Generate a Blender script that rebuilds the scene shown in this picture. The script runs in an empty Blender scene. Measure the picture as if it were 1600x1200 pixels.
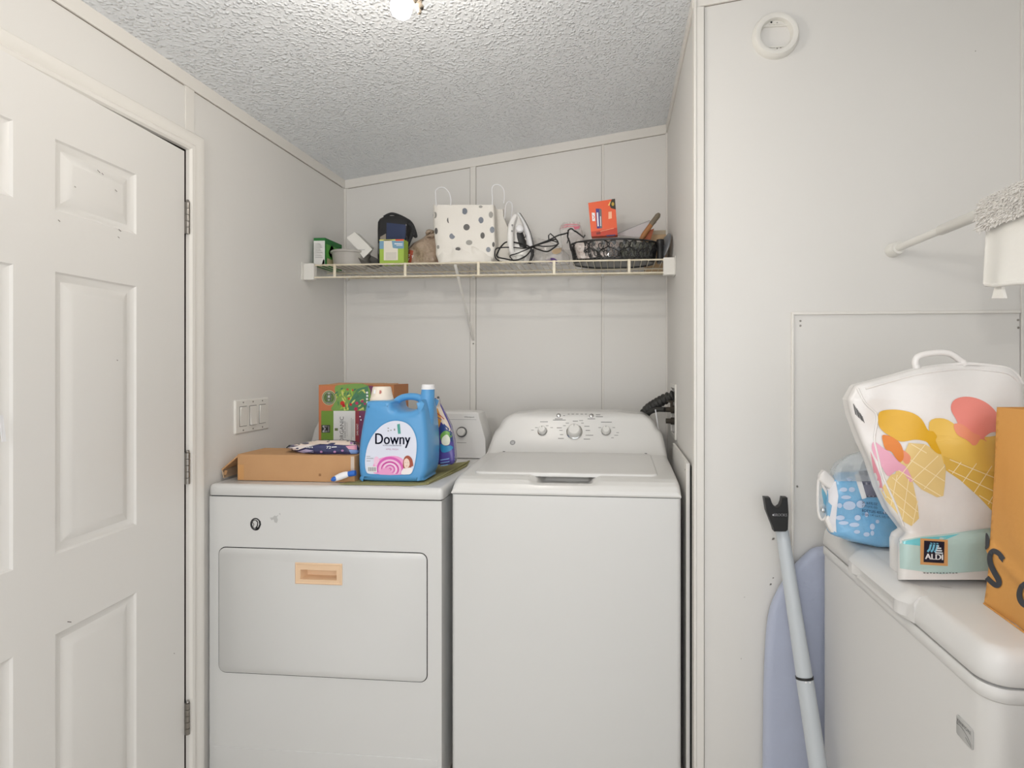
import bpy, bmesh, math, random
from mathutils import Vector, Matrix, Euler
from mathutils.geometry import tessellate_polygon
random.seed(7)
scene = bpy.context.scene
COL = scene.collection
PI = math.pi

# ---------------------------------------------------------------- camera, world, light
CX, FF, PSI, HY, EZ = 894.8, 830.0, 0.083, 570.64, 1.29
cd = bpy.data.cameras.new('camera'); cam = bpy.data.objects.new('camera', cd); COL.objects.link(cam)
cam.location = (0, 0, EZ); cam.rotation_euler = (PI/2, 0, PSI)
cd.sensor_width = 36; cd.lens = FF/1600*36
cd.shift_x = (800-CX)/1600; cd.shift_y = (HY-600)/1600
cd.clip_start = .02
scene.camera = cam
w = bpy.data.worlds.new('world'); scene.world = w; w.use_nodes = True
w.node_tree.nodes['Background'].inputs[0].default_value = (.96, .975, 1, 1)
w.node_tree.nodes['Background'].inputs[1].default_value = 2.1
LAMP_EMIT = 265.0
pl = bpy.data.lights.new('next_room_lamp_light', 'POINT'); pl.energy = 24; pl.shadow_soft_size = .045; pl.color = (1, .97, .93)
po = bpy.data.objects.new('next_room_lamp_light', pl); po.location = (-.50, -.85, 1.80); COL.objects.link(po)
vs = scene.view_settings
vs.view_transform = 'Standard'; vs.look = 'None'; vs.exposure = -0.13; vs.gamma = 1.0; vs.use_curve_mapping = False

# ---------------------------------------------------------------- room dimensions
XL, XR, DB, DF = -1.275, .2247, 2.397, 1.5624     # left wall, alcove right wall, alcove back, front wall
XS = 1.15                                         # far right wall
def ceil_z(x): return 2.3316 + .138*x

# ---------------------------------------------------------------- pixel (1600x1200) to world point at a known depth
_c, _s = math.cos(PSI), math.sin(PSI)
def ray(px, py):
    a = (px-CX)/FF; b = -(py-HY)/FF
    return Vector((a*_c-_s, a*_s+_c, b))
O = Vector((0, 0, EZ))
def aty(px, py, y): r = ray(px, py); return O + r*(y/r.y)
def atx(px, py, x): r = ray(px, py); return O + r*(x/r.x)
def atz(px, py, z): r = ray(px, py); return O + r*((z-EZ)/r.z)

# ---------------------------------------------------------------- materials
def s2l(c):
    c = c/255.0
    return c/12.92 if c <= .04045 else ((c+.055)/1.055)**2.4
def lin(rgb): return (s2l(rgb[0]), s2l(rgb[1]), s2l(rgb[2]), 1)
def mat(name, rgb, rough=.5, bump=None, metal=0, spec=.5, var=None, alpha=1, trans=0, sheen=0, coat=0, sss=0):
    m = bpy.data.materials.new(name); m.use_nodes = True
    nt = m.node_tree; b = nt.nodes['Principled BSDF']
    b.inputs['Base Color'].default_value = lin(rgb)
    b.inputs['Roughness'].default_value = rough; b.inputs['Metallic'].default_value = metal
    b.inputs['Specular IOR Level'].default_value = spec
    b.inputs['Alpha'].default_value = alpha
    b.inputs['Transmission Weight'].default_value = trans
    b.inputs['Sheen Weight'].default_value = sheen
    b.inputs['Coat Weight'].default_value = coat
    tc = None
    if var or bump: tc = nt.nodes.new('ShaderNodeTexCoord')
    if var:      # (scale, amount, rgb2)
        n = nt.nodes.new('ShaderNodeTexNoise'); n.inputs['Scale'].default_value = var[0]; n.inputs['Detail'].default_value = 5
        nt.links.new(tc.outputs['Object'], n.inputs['Vector'])
        r = nt.nodes.new('ShaderNodeMapRange'); r.inputs[1].default_value = .35; r.inputs[2].default_value = .75; r.inputs[4].default_value = var[1]
        nt.links.new(n.outputs[0], r.inputs[0])
        mx = nt.nodes.new('ShaderNodeMix'); mx.data_type = 'RGBA'
        mx.inputs[6].default_value = lin(rgb); mx.inputs[7].default_value = lin(var[2])
        nt.links.new(r.outputs[0], mx.inputs[0]); nt.links.new(mx.outputs[2], b.inputs['Base Color'])
    if bump:     # (scale, strength, distance[, stretch])
        n = nt.nodes.new('ShaderNodeTexNoise'); n.inputs['Scale'].default_value = bump[0]; n.inputs['Detail'].default_value = 6
        if len(bump) > 3:
            mp = nt.nodes.new('ShaderNodeMapping'); mp.inputs['Scale'].default_value = bump[3]
            nt.links.new(tc.outputs['Object'], mp.inputs['Vector']); nt.links.new(mp.outputs[0], n.inputs['Vector'])
        else: nt.links.new(tc.outputs['Object'], n.inputs['Vector'])
        bp = nt.nodes.new('ShaderNodeBump'); bp.inputs['Strength'].default_value = bump[1]; bp.inputs['Distance'].default_value = bump[2]
        nt.links.new(n.outputs[0], bp.inputs['Height']); nt.links.new(bp.outputs[0], b.inputs['Normal'])
    return m
M = {}
M['wall'] = mat('wall_vinyl_paint', (225, 223, 219), .55, bump=(45, .05, .003), spec=.35)
M['trim'] = mat('trim_paint', (229, 226, 220), .45, bump=(60, .08, .003))
M['door'] = mat('door_paint', (227, 225, 221), .42, bump=(30, .10, .004, (1, 1, .12)), spec=.4)
M['jamb'] = mat('jamb_shadow_wood', (70, 62, 55), .8)  # dark wood tone stands in for the shade inside the door gap
M['floor'] = mat('floor_vinyl', (205, 198, 188), .5, var=(6, .6, (180, 172, 162)))
M['metal'] = mat('hinge_steel', (150, 146, 140), .35, metal=.9, bump=(80, .2, .002))
M['appl'] = mat('appliance_enamel', (216, 216, 214), .28, spec=.5, coat=.15, bump=(25, .03, .002))
M['appl2'] = mat('washer_enamel', (219, 218, 215), .28, spec=.5, coat=.15)
M['plast'] = mat('white_plastic', (228, 226, 220), .38)
M['plast_c'] = mat('cream_coated_wire', (226, 218, 198), .4, var=(30, .6, (205, 190, 160)))
M['freezer'] = mat('freezer_enamel', (219, 218, 216), .38, bump=(220, .05, .001))
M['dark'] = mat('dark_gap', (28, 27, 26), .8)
M['black'] = mat('black_plastic', (30, 30, 31), .45)
M['blacksoft'] = mat('black_rubber', (52, 52, 50), .6, bump=(50, .1, .002))
M['chrome'] = mat('brushed_chrome', (190, 190, 188), .22, metal=1)
M['knobw'] = mat('knob_white', (222, 221, 217), .3, coat=.3)
M['ink'] = mat('grey_ink', (95, 95, 95), .6)
M['inklt'] = mat('light_grey_ink', (150, 150, 150), .6)
M['brass'] = mat('aged_brass', (78, 72, 64), .7, metal=.1, spec=.2, var=(60, .7, (48, 44, 40)))
M['peach'] = mat('peach_plastic', (233, 200, 165), .45)
M['card'] = mat('corrugated_cardboard', (196, 152, 108), .8, var=(12, .5, (182, 138, 96)), bump=(70, .08, .002))
M['cardlt'] = mat('cardboard_top', (186, 160, 132), .8)
M['white'] = mat('white_print', (238, 238, 240), .5)
M['paperw'] = mat('white_paper', (236, 232, 224), .7, bump=(14, .35, .01))
M['navy'] = mat('navy_print', (38, 50, 98), .5)
def em(name, rgb, s):
    m = bpy.data.materials.new(name); m.use_nodes = True; nt = m.node_tree
    b = nt.nodes['Principled BSDF']; b.inputs['Base Color'].default_value = lin(rgb)
    b.inputs['Emission Color'].default_value = lin(rgb); b.inputs['Emission Strength'].default_value = s
    return m
M['bulb'] = em('lit_bulb_glass', (255, 246, 234), LAMP_EMIT)
def ceiling_mat():
    m = bpy.data.materials.new('popcorn_ceiling'); m.use_nodes = True; nt = m.node_tree; b = nt.nodes['Principled BSDF']
    b.inputs['Base Color'].default_value = lin((234, 238, 242)); b.inputs['Roughness'].default_value = .36
    b.inputs['Specular IOR Level'].default_value = .5
    tc = nt.nodes.new('ShaderNodeTexCoord')
    n1 = nt.nodes.new('ShaderNodeTexNoise'); n1.inputs['Scale'].default_value = 70; n1.inputs['Detail'].default_value = 2.0; n1.inputs['Distortion'].default_value = .45
    n2 = nt.nodes.new('ShaderNodeTexVoronoi'); n2.inputs['Scale'].default_value = 120; n2.feature = 'SMOOTH_F1'
    nt.links.new(tc.outputs['Object'], n1.inputs['Vector']); nt.links.new(tc.outputs['Object'], n2.inputs['Vector'])
    r = nt.nodes.new('ShaderNodeMapRange'); r.inputs[1].default_value = .36; r.inputs[2].default_value = .58
    nt.links.new(n1.outputs[0], r.inputs[0])
    v = nt.nodes.new('ShaderNodeMapRange'); v.inputs[1].default_value = .10; v.inputs[2].default_value = .50; v.inputs[3].default_value = 1; v.inputs[4].default_value = 0
    nt.links.new(n2.outputs['Distance'], v.inputs[0])
    mm = nt.nodes.new('ShaderNodeMath'); mm.operation = 'MULTIPLY'; nt.links.new(v.outputs[0], mm.inputs[0]); nt.links.new(r.outputs[0], mm.inputs[1])
    s = nt.nodes.new('ShaderNodeMath'); s.operation = 'MULTIPLY_ADD'; s.inputs[1].default_value = .45
    nt.links.new(n1.outputs[0], s.inputs[0]); nt.links.new(mm.outputs[0], s.inputs[2])
    bp = nt.nodes.new('ShaderNodeBump'); bp.inputs['Strength'].default_value = 1; bp.inputs['Distance'].default_value = .0042
    nt.links.new(s.outputs[0], bp.inputs['Height']); nt.links.new(bp.outputs[0], b.inputs['Normal'])
    return m
M['ceil'] = ceiling_mat()
_cm = {}
def col(rgb, rough=.5, **k):
    key = (rgb, rough, tuple(sorted(k.items())))
    if key not in _cm: _cm[key] = mat('print_%d_%d_%d' % rgb, rgb, rough, **k)
    return _cm[key]

# ---------------------------------------------------------------- mesh builder
class MB:
    def __init__(s): s.v = []; s.f = []; s.m = []; s.mats = []; s.T = Matrix.Identity(4)
    def mi(s, m):
        if m not in s.mats: s.mats.append(m)
        return s.mats.index(m)
    def raw(s, vs_, fs, m):
        k = len(s.v); i = s.mi(m)
        for p in vs_: s.v.append(s.T @ Vector(p))
        for f in fs: s.f.append([k+a for a in f]); s.m.append(i)
        return s
    def box(s, x0, x1, y0, y1, z0, z1, m, T=None):
        vv = [Vector((x, y, z)) for z in (z0, z1) for y in (y0, y1) for x in (x0, x1)]
        if T: vv = [T @ p for p in vv]
        return s.raw(vv, [(0, 2, 3, 1), (4, 5, 7, 6), (0, 1, 5, 4), (2, 6, 7, 3), (0, 4, 6, 2), (1, 3, 7, 5)], m)
    def prism(s, poly, fn, d0, d1, m, capm=None, steps=None):
        """poly of (a,b); fn(a,b,d)->point; steps: list of (d, inset) for rounded edges"""
        n = len(poly)
        steps = steps or [(d0, 0), (d1, 0)]
        cx = sum(p[0] for p in poly)/n; cy = sum(p[1] for p in poly)/n
        rings = []
        for d, ins in steps:
            q = inset(poly, ins) if ins else poly
            rings.append([fn(a, b, d) for a, b in q])
        vs_ = [p for r in rings for p in r]; fs = []
        for k in range(len(rings)-1):
            for i in range(n):
                j = (i+1) % n; fs.append((k*n+i, k*n+j, (k+1)*n+j, (k+1)*n+i))
        s.raw(vs_, fs, m)
        tris = tessellate_polygon([[Vector((a, b, 0)) for a, b in (inset(poly, steps[0][1]) if steps[0][1] else poly)]])
        s.raw(rings[0], [tuple(t) for t in tris], capm or m)
        s.raw(rings[-1], [tuple(reversed(t)) for t in tris], capm or m)
        return s
    def tube(s, pts, r, m, seg=8, closed=False, cap=True):
        pts = [Vector(p) for p in pts]; n = len(pts)
        rr = r if isinstance(r, (list, tuple)) else [r]*n
        t0 = (pts[1]-pts[0]).normalized()
        up = Vector((0, 0, 1)) if abs(t0.z) < .9 else Vector((1, 0, 0))
        nrm = t0.cross(up).normalized(); rings = []
        for i in range(n):
            a = pts[i-1] if (i > 0 or closed) else pts[i]; b = pts[(i+1) % n] if (i < n-1 or closed) else pts[i]
            t = (b-a)
            t = t.normalized() if t.length > 1e-9 else t0
            nrm = (nrm - t*nrm.dot(t)); nrm = nrm.normalized() if nrm.length > 1e-6 else t.orthogonal().normalized()
            bi = t.cross(nrm)
            rings.append([pts[i] + (nrm*math.cos(2*PI*k/seg)+bi*math.sin(2*PI*k/seg))*rr[i] for k in range(seg)])
        vs_ = [p for q in rings for p in q]; fs = []
        for i in range(n if closed else n-1):
            j = (i+1) % n
            for k in range(seg):
                l = (k+1) % seg; fs.append((i*seg+k, i*seg+l, j*seg+l, j*seg+k))
        if cap and not closed:
            fs.append(tuple(range(seg))[::-1]); fs.append(tuple((n-1)*seg+k for k in range(seg)))
        return s.raw(vs_, fs, m)
    def lathe(s, prof, c, axis, m, seg=32, ax2=None):
        c = Vector(c); a = Vector(axis).normalized(); u = a.orthogonal().normalized(); v = a.cross(u)
        vs_ = []; fs = []; n = len(prof)
        for r, h in prof:
            for k in range(seg):
                t = 2*PI*k/seg; vs_.append(c + a*h + (u*math.cos(t)+v*math.sin(t))*max(r, 1e-5))
        for i in range(n-1):
            for k in range(seg):
                l = (k+1) % seg; fs.append((i*seg+k, i*seg+l, (i+1)*seg+l, (i+1)*seg+k))
        fs.append(tuple(range(seg))[::-1]); fs.append(tuple((n-1)*seg+k for k in range(seg)))
        return s.raw(vs_, fs, m)
    def grid(s, fn, nu, nv, m, closeu=False):
        vs_ = [fn(i/nu, j/nv) for j in range(nv+1) for i in range(nu+1)]
        fs = [(j*(nu+1)+i, j*(nu+1)+i+1, (j+1)*(nu+1)+i+1, (j+1)*(nu+1)+i) for j in range(nv) for i in range(nu)]
        return s.raw(vs_, fs, m)
    def build(s, name, parent=None, bevel=0, smooth=40, subd=0, seg=3, weld=True):
        me = bpy.data.meshes.new(name)
        org = Vector((0, 0, 0))
        if parent is None and s.v:
            lo = [min(p[i] for p in s.v) for i in range(3)]; hi = [max(p[i] for p in s.v) for i in range(3)]
            org = Vector(((lo[0]+hi[0])/2, (lo[1]+hi[1])/2, lo[2]))
        elif parent is not None: org = wloc(parent)
        me.from_pydata([p-org for p in s.v], [], s.f)
        for m in s.mats: me.materials.append(m)
        for p, i in zip(me.polygons, s.m): p.material_index = i
        bm = bmesh.new(); bm.from_mesh(me)
        if weld: bmesh.ops.remove_doubles(bm, verts=bm.verts, dist=1e-6)
        bmesh.ops.recalc_face_normals(bm, faces=bm.faces)
        bm.to_mesh(me); bm.free()
        me.shade_smooth(); me.set_sharp_from_angle(angle=math.radians(smooth))
        o = bpy.data.objects.new(name, me); COL.objects.link(o)
        if parent is not None: o.parent = parent; o['_w'] = list(org)
        else: o.location = org; o['_w'] = list(org)
        if bevel:
            b = o.modifiers.new('bevel', 'BEVEL'); b.width = bevel; b.segments = seg; b.limit_method = 'ANGLE'; b.angle_limit = math.radians(40); b.harden_normals = False
        if subd:
            b = o.modifiers.new('sub', 'SUBSURF'); b.levels = subd; b.render_levels = subd
        return o
def wloc(o): return Vector(o['_w'])
def inset(poly, d):
    n = len(poly); out = []
    ar = sum(poly[i][0]*poly[(i+1) % n][1]-poly[(i+1) % n][0]*poly[i][1] for i in range(n))
    sg = 1 if ar > 0 else -1
    for i in range(n):
        p0, p1, p2 = Vector(poly[i-1]), Vector(poly[i]), Vector(poly[(i+1) % n])
        a = (p1-p0); b = (p2-p1)
        if a.length < 1e-9: a = b
        if b.length < 1e-9: b = a
        a = a.normalized(); b = b.normalized()
        na = Vector((-a.y, a.x))*sg; nb = Vector((-b.y, b.x))*sg
        nn = (na+nb)
        nn = nn/(max(.5, nn.length_squared/2)) if nn.length > 1e-6 else na
        q = p1+nn*d; out.append((q.x, q.y))
    return out
def rrect(x0, x1, y0, y1, r, n=5):
    out = []
    for cx, cy, a0 in ((x1-r, y1-r, 0), (x0+r, y1-r, 90), (x0+r, y0+r, 180), (x1-r, y0+r, 270)):
        for k in range(n+1):
            a = math.radians(a0+90*k/n); out.append((cx+r*math.cos(a), cy+r*math.sin(a)))
    return out
def smooth_poly(pts, n=6, closed=True):
    out = []; N = len(pts)
    rng = range(N) if closed else range(N-1)
    for i in rng:
        g = (lambda k: pts[k % N]) if closed else (lambda k: pts[max(0, min(N-1, k))])
        p0, p1, p2, p3 = g(i-1), g(i), g(i+1), g(i+2)
        for k in range(n):
            t = k/n; t2 = t*t; t3 = t2*t
            out.append(tuple(.5*((2*p1[j])+(-p0[j]+p2[j])*t+(2*p0[j]-5*p1[j]+4*p2[j]-p3[j])*t2+(-p0[j]+3*p1[j]-3*p2[j]+p3[j])*t3) for j in range(len(p1))))
    if not closed: out.append(tuple(pts[-1]))
    return out
def empty(name, loc, label=None, cat=None, group=None):
    o = bpy.data.objects.new(name, None); COL.objects.link(o); o.location = loc; o['_w'] = list(loc); o.empty_display_size = .05
    if label: tag(o, label, cat, group)
    return o
def tag(o, label, cat, group=None):
    o['label'] = label; o['category'] = cat
    if group: o['group'] = group
    return o
def struct(o): o['kind'] = 'structure'; return o
# decals: 2D polygon -> tessellated -> mapped by fn(a,b)
def decal(mb, poly, fn, m, maxe=None):
    if len(poly) < 3: return
    if maxe is None:
        t = tessellate_polygon([[Vector((a, b, 0)) for a, b in poly]])
        mb.raw([fn(a, b) for a, b in poly], [tuple(x) for x in t], m); return
    bm = bmesh.new(); vs_ = [bm.verts.new((a, b, 0)) for a, b in poly]
    for t in tessellate_polygon([[Vector((a, b, 0)) for a, b in poly]]):
        try: bm.faces.new([vs_[i] for i in t])
        except ValueError: pass
    for _ in range(7):
        le = [e for e in bm.edges if e.calc_length() > maxe]
        if not le or len(bm.faces) > 6000: break
        bmesh.ops.subdivide_edges(bm, edges=le, cuts=1); bmesh.ops.triangulate(bm, faces=bm.faces)
    bm.verts.index_update()
    mb.raw([fn(v.co.x, v.co.y) for v in bm.verts], [tuple(v.index for v in f.verts) for f in bm.faces], m)
    bm.free()
_fc = {}
def text2d(body):
    if body not in _fc:
        cu = bpy.data.curves.new('t', 'FONT'); cu.body = body; cu.size = 1; cu.resolution_u = 3; cu.align_x = 'LEFT'
        o = bpy.data.objects.new('t', cu); me = o.to_mesh()
        vv = [(v.co.x, v.co.y) for v in me.vertices]; ff = [tuple(p.vertices) for p in me.polygons]
        o.to_mesh_clear(); bpy.data.objects.remove(o); bpy.data.curves.remove(cu)
        if vv:
            x0 = min(p[0] for p in vv); x1 = max(p[0] for p in vv); y0 = min(p[1] for p in vv); y1 = max(p[1] for p in vv)
        else: x0 = y0 = 0; x1 = y1 = 1
        _fc[body] = (vv, ff, (x0, x1, y0, y1))
    return _fc[body]
def text(mb, body, fn, a0, a1, b0, b1, m, bold=0):
    """fit the text in the rectangle a0..a1 (left to right) b0 (bottom)..b1 (top) and map by fn"""
    vv, ff, (x0, x1, y0, y1) = text2d(body)
    if not vv: return
    for dx in ([0] if not bold else [-bold, 0, bold]):
        mb.raw([fn(a0+(a1-a0)*((x-x0)/(x1-x0))+dx, b0+(b1-b0)*((y-y0)/(y1-y0))) for x, y in vv], ff, m)
def circle(cx, cy, rx, ry=None, n=20, a0=0, a1=2*PI):
    ry = rx if ry is None else ry
    return [(cx+rx*math.cos(a0+(a1-a0)*k/n), cy+ry*math.sin(a0+(a1-a0)*k/n)) for k in range(n)]
def stroke(mb, pts, wd, fn, m, maxe=None):
    """flat polyline of width wd"""
    L = []; R = []
    for i, p in enumerate(pts):
        a = Vector(pts[max(0, i-1)]); b = Vector(pts[min(len(pts)-1, i+1)])
        t = (b-a); t = t.normalized() if t.length > 0 else Vector((1, 0)); nrm = Vector((-t.y, t.x))
        ww = wd[i] if isinstance(wd, (list, tuple)) else wd
        L.append(Vector(p)+nrm*ww/2); R.append(Vector(p)-nrm*ww/2)
    n = len(pts)
    mb.raw([fn(q.x, q.y) for q in L]+[fn(q.x, q.y) for q in R], [(i, i+1, n+i+1, n+i) for i in range(n-1)], m)

# ================================================================ THE ROOM
b = MB(); b.box(-1.6, 1.5, -1.8, 2.55, -.1, 0, M['floor']); struct(b.build('floor'))
b = MB()
b.raw([(x, y, ceil_z(x)+h) for h in (0, .1) for x, y in ((-1.6, -1.8), (1.4, -1.8), (1.4, 2.55), (-1.6, 2.55))],
      [(0, 1, 2, 3), (7, 6, 5, 4), (0, 4, 5, 1), (1, 5, 6, 2), (2, 6, 7, 3), (3, 7, 4, 0)], M['ceil'])
struct(b.build('ceiling'))
HG = 1.466; DW = .87; DZ = 1.921                     # hinge y, door width, door top
b = MB()
b.box(XL-.16, XL, HG+.032, DB+.1, 0, 2.4, M['wall']); b.box(XL-.16, XL, HG-DW-.012, HG+.032, DZ+.022, 2.4, M['wall'])
b.box(XL-.16, XL, -1.8, HG-DW-.012, 0, 2.4, M['wall'])
struct(b.build('wall_left'))
b = MB(); b.box(XL-.16, XR+.1, DB, DB+.1, 0, 2.5, M['wall']); struct(b.build('wall_back'))
b = MB()   # alcove side wall, with the opening for the outlet box
oy0, oy1, oz0, oz1 = 2.035, 2.185, 1.02, 1.205
for y0, y1, z0, z1 in ((DF+.0001, oy0, 0, 2.5), (oy1, DB, 0, 2.5), (oy0, oy1, 0, oz0), (oy0, oy1, oz1, 2.5)):
    b.box(XR, XR+.1, y0, y1, z0, z1, M['wall'])
struct(b.build('wall_right'))
b = MB(); b.box(XR, XS+.1, DF, DF+.1, 0, 2.6, M['wall']); struct(b.build('wall_front'))
b = MB(); b.box(XS, XS+.1, -.2, DF, 0, 2.6, M['wall']); struct(b.build('wall_side'))
# unseen low wall and doorway header, added to shape the light
b = MB(); b.box(.44, XS, .46, .56, 0, .90, M['wall']); b.box(XL, XS, .10, .20, 2.08, 2.6, M['wall']); b.box(XL, -1.05, .10, .20, 0, 2.08, M['wall'])
struct(b.build('wall_light_block'))
# door jamb backing
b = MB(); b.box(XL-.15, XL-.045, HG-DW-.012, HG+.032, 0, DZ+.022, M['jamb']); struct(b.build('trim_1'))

# crown strips
ct, ch = .007, .040
def crown_x(n, x0, x1, y, ny):     # along x on a wall at y facing ny
    b = MB(); ya, yb = (y-ct, y) if ny < 0 else (y, y+ct)
    b.raw([(x, yy, ceil_z(x)+dz) for dz in (-ch, .02) for x, yy in ((x0, ya), (x1, ya), (x1, yb), (x0, yb))],
          [(0, 1, 2, 3), (7, 6, 5, 4), (0, 4, 5, 1), (1, 5, 6, 2), (2, 6, 7, 3), (3, 7, 4, 0)], M['trim'])
    struct(b.build(n, bevel=.0015))
crown_x('trim_2', XL, XR, DB, -1); crown_x('trim_3', XR, XS, DF, -1)
b = MB(); b.box(XL, XL+ct, .2, DB, ceil_z(XL)-ch+.002, ceil_z(XL)+.02, M['trim']); struct(b.build('trim_4', bevel=.0015))
b = MB(); b.box(XR-ct, XR, DF, DB, ceil_z(XR)-ch+.002, ceil_z(XR)+.02, M['trim']); struct(b.build('trim_5', bevel=.0015))
# dark hairline gaps under the strips
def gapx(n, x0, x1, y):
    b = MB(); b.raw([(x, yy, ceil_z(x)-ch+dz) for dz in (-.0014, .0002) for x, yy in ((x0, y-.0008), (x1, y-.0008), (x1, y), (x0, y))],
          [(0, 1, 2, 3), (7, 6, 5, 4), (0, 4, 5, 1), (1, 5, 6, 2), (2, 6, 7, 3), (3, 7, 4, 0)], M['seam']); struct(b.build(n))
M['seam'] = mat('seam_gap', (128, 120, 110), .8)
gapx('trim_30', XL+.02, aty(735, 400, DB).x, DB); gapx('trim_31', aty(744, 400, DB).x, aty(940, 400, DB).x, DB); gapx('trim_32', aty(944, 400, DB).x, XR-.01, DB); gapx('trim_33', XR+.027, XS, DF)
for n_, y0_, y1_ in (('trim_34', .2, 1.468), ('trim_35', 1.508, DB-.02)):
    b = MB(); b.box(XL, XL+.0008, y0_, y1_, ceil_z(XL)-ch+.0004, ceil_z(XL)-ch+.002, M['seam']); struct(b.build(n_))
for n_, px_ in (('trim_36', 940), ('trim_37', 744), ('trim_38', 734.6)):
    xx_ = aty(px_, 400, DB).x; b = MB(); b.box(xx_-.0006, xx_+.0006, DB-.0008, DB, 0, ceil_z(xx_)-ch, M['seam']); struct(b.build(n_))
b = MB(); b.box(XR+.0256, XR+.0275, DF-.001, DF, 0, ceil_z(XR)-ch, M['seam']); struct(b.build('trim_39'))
# battens
def batten(n, x0, x1, y0, y1, z0, z1): b = MB(); b.box(x0, x1, y0, y1, z0, z1, M['trim']); struct(b.build(n, bevel=.0012))
xa = aty(735, 400, DB).x; xb = aty(743.5, 400, DB).x
batten('trim_6', xa, xb, DB-.004, DB, 0, ceil_z(xa)-ch+.004)
xa = aty(940.5, 400, DB).x; xb = aty(943.5, 400, DB).x
batten('trim_7', xa, xb, DB-.003, DB, 0, ceil_z(xa)-ch+.004)
batten('trim_8', XL, XL+.010, DB-.006, DB, 0, ceil_z(XL)-ch)
batten('trim_9', XR-.006, XR, DB-.012, DB, 0, ceil_z(XR)-ch)
yb0 = atx(288.5, 160, XL).y; yb1 = atx(302, 160, XL).y
batten('trim_10', XL, XL+.0035, yb0, yb1, 1.98, ceil_z(XL)-ch+.004)
# corner strip at the alcove's front edge
b = MB(); b.box(XR, XR+.0255, DF-.009, DF, 0, ceil_z(XR)-ch-.0, M['trim']); b.box(XR-.004, XR+.004, DF-.012, DF+.03, 0, ceil_z(XR)-.01, M['trim'])
struct(b.build('trim_11', bevel=.002))
xa = aty(1593.5, 300, DF).x; xb = aty(1597, 300, DF).x
batten('trim_12', xa, xb, DF-.006, DF, 0, ceil_z(xa)-ch)
batten('baseboard', XR+.03, .36, DF-.008, DF, 0, .06)
bpy.data.objects['baseboard'].name = 'baseboard_front'

# door casing (moulded profile swept round the opening)
prof = [(0, 0), (.002, .010), (.008, .0145), (.017, .0155), (.024, .0085), (.036, .0125), (.047, .0155), (.053, .0145), (.057, .010), (.058, 0)]
yi = HG+.010; zi = DZ+.008; yo = HG-DW-.010
b = MB()
path = [(yi, 0, 1, 0), (yi, zi, 1, 1), (yo, zi, -1, 1), (yo, 0, -1, 0)]
vv = []
for (y, z, sy, sz) in path:
    for a, h in prof: vv.append((XL+h, y+sy*a, z+sz*a))
n = len(prof); ff = []
for k in range(3):
    for i in range(n-1): ff.append((k*n+i, k*n+i+1, (k+1)*n+i+1, (k+1)*n+i))
ff.append(tuple(range(n))); ff.append(tuple(3*n+i for i in range(n)))
b.raw(vv, ff, M['trim'])
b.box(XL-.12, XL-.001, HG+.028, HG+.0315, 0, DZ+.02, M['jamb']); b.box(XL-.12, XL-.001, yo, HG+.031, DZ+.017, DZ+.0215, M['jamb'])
struct(b.build('trim_13', smooth=25))

# door (ajar by five degrees) with six moulded panels
al = math.radians(4.9)
dv = Vector((math.sin(al), -math.cos(al), 0)); nv = Vector((math.cos(al), math.sin(al), 0))
H0 = Vector((XL+.004, HG, 0))
def dp(u, z, d=0): return H0+dv*u+nv*d+Vector((0, 0, z))
door = empty('door_1', H0); struct(door)
ucol = [(.166, .397), (.474, .705)]; zrow = [(1.627, 1.797), (.865, 1.503), (.12, .700)]
us = [0, .166, .397, .474, .705, DW]; zs = [.012, .12, .700, .865, 1.503, 1.627, 1.797, DZ]
b = MB()
for side in (0, 1):
    base = 0 if side == 0 else -.035
    sg = 1 if side == 0 else -1
    for i in range(5):
        for j in range(7):
            u0, u1, z0, z1 = us[i], us[i+1], zs[j], zs[j+1]
            if i in (1, 3) and j in (1, 3, 5):
                loops = [(0, 0), (.006, -.0005), (.010, -.0045), (.020, -.0085), (.026, -.009), (.046, -.0015), (.050, -.001)]
                P = []
                for ins, d in loops:
                    P += [dp(a, c, base+sg*d) for a, c in ((u0+ins, z0+ins), (u1-ins, z0+ins), (u1-ins, z1-ins), (u0+ins, z1-ins))]
                F = []
                for k in range(len(loops)-1):
                    for q in range(4):
                        r = (q+1) % 4; F.append((k*4+q, k*4+r, k*4+4+r, k*4+4+q))
                k = len(loops)*4-4; F.append((k, k+1, k+2, k+3))
                b.raw(P, F, M['door'])
            else:
                b.raw([dp(u0, z0, base), dp(u1, z0, base), dp(u1, z1, base), dp(u0, z1, base)], [(0, 1, 2, 3)], M['door'])
for (u0, z0, u1, z1) in ((0, zs[0], 0, DZ), (DW, zs[0], DW, DZ), (0, zs[0], DW, zs[0]), (0, DZ, DW, DZ)):
    b.raw([dp(u0, z0, 0), dp(u1, z1, 0), dp(u1, z1, -.035), dp(u0, z0, -.035)], [(0, 1, 2, 3)], M['door'])
scr = col((95, 88, 80), .8)       # small chips in the paint
for px, py, L in ((154, 268, 3), (160, 272, 2), (181, 298, 2.5), (187, 360, 3), (185, 371, 2), (92, 345, 2), (108, 972, 4), (272, 1021, 1.5), (183, 563, 1.5), (117, 292, 1.4)):
    r = ray(px, py); t = (H0-O).dot(nv)/r.dot(nv); p = O+r*t; u = (p-H0).dot(dv)
    stroke(b, [(u-.0012*L, p.z-.0006*L), (u+.0012*L, p.z+.0008*L)], .0016, lambda a, c: dp(a, c, .0006), scr)
b.build('door_panel', door, smooth=20)
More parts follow.
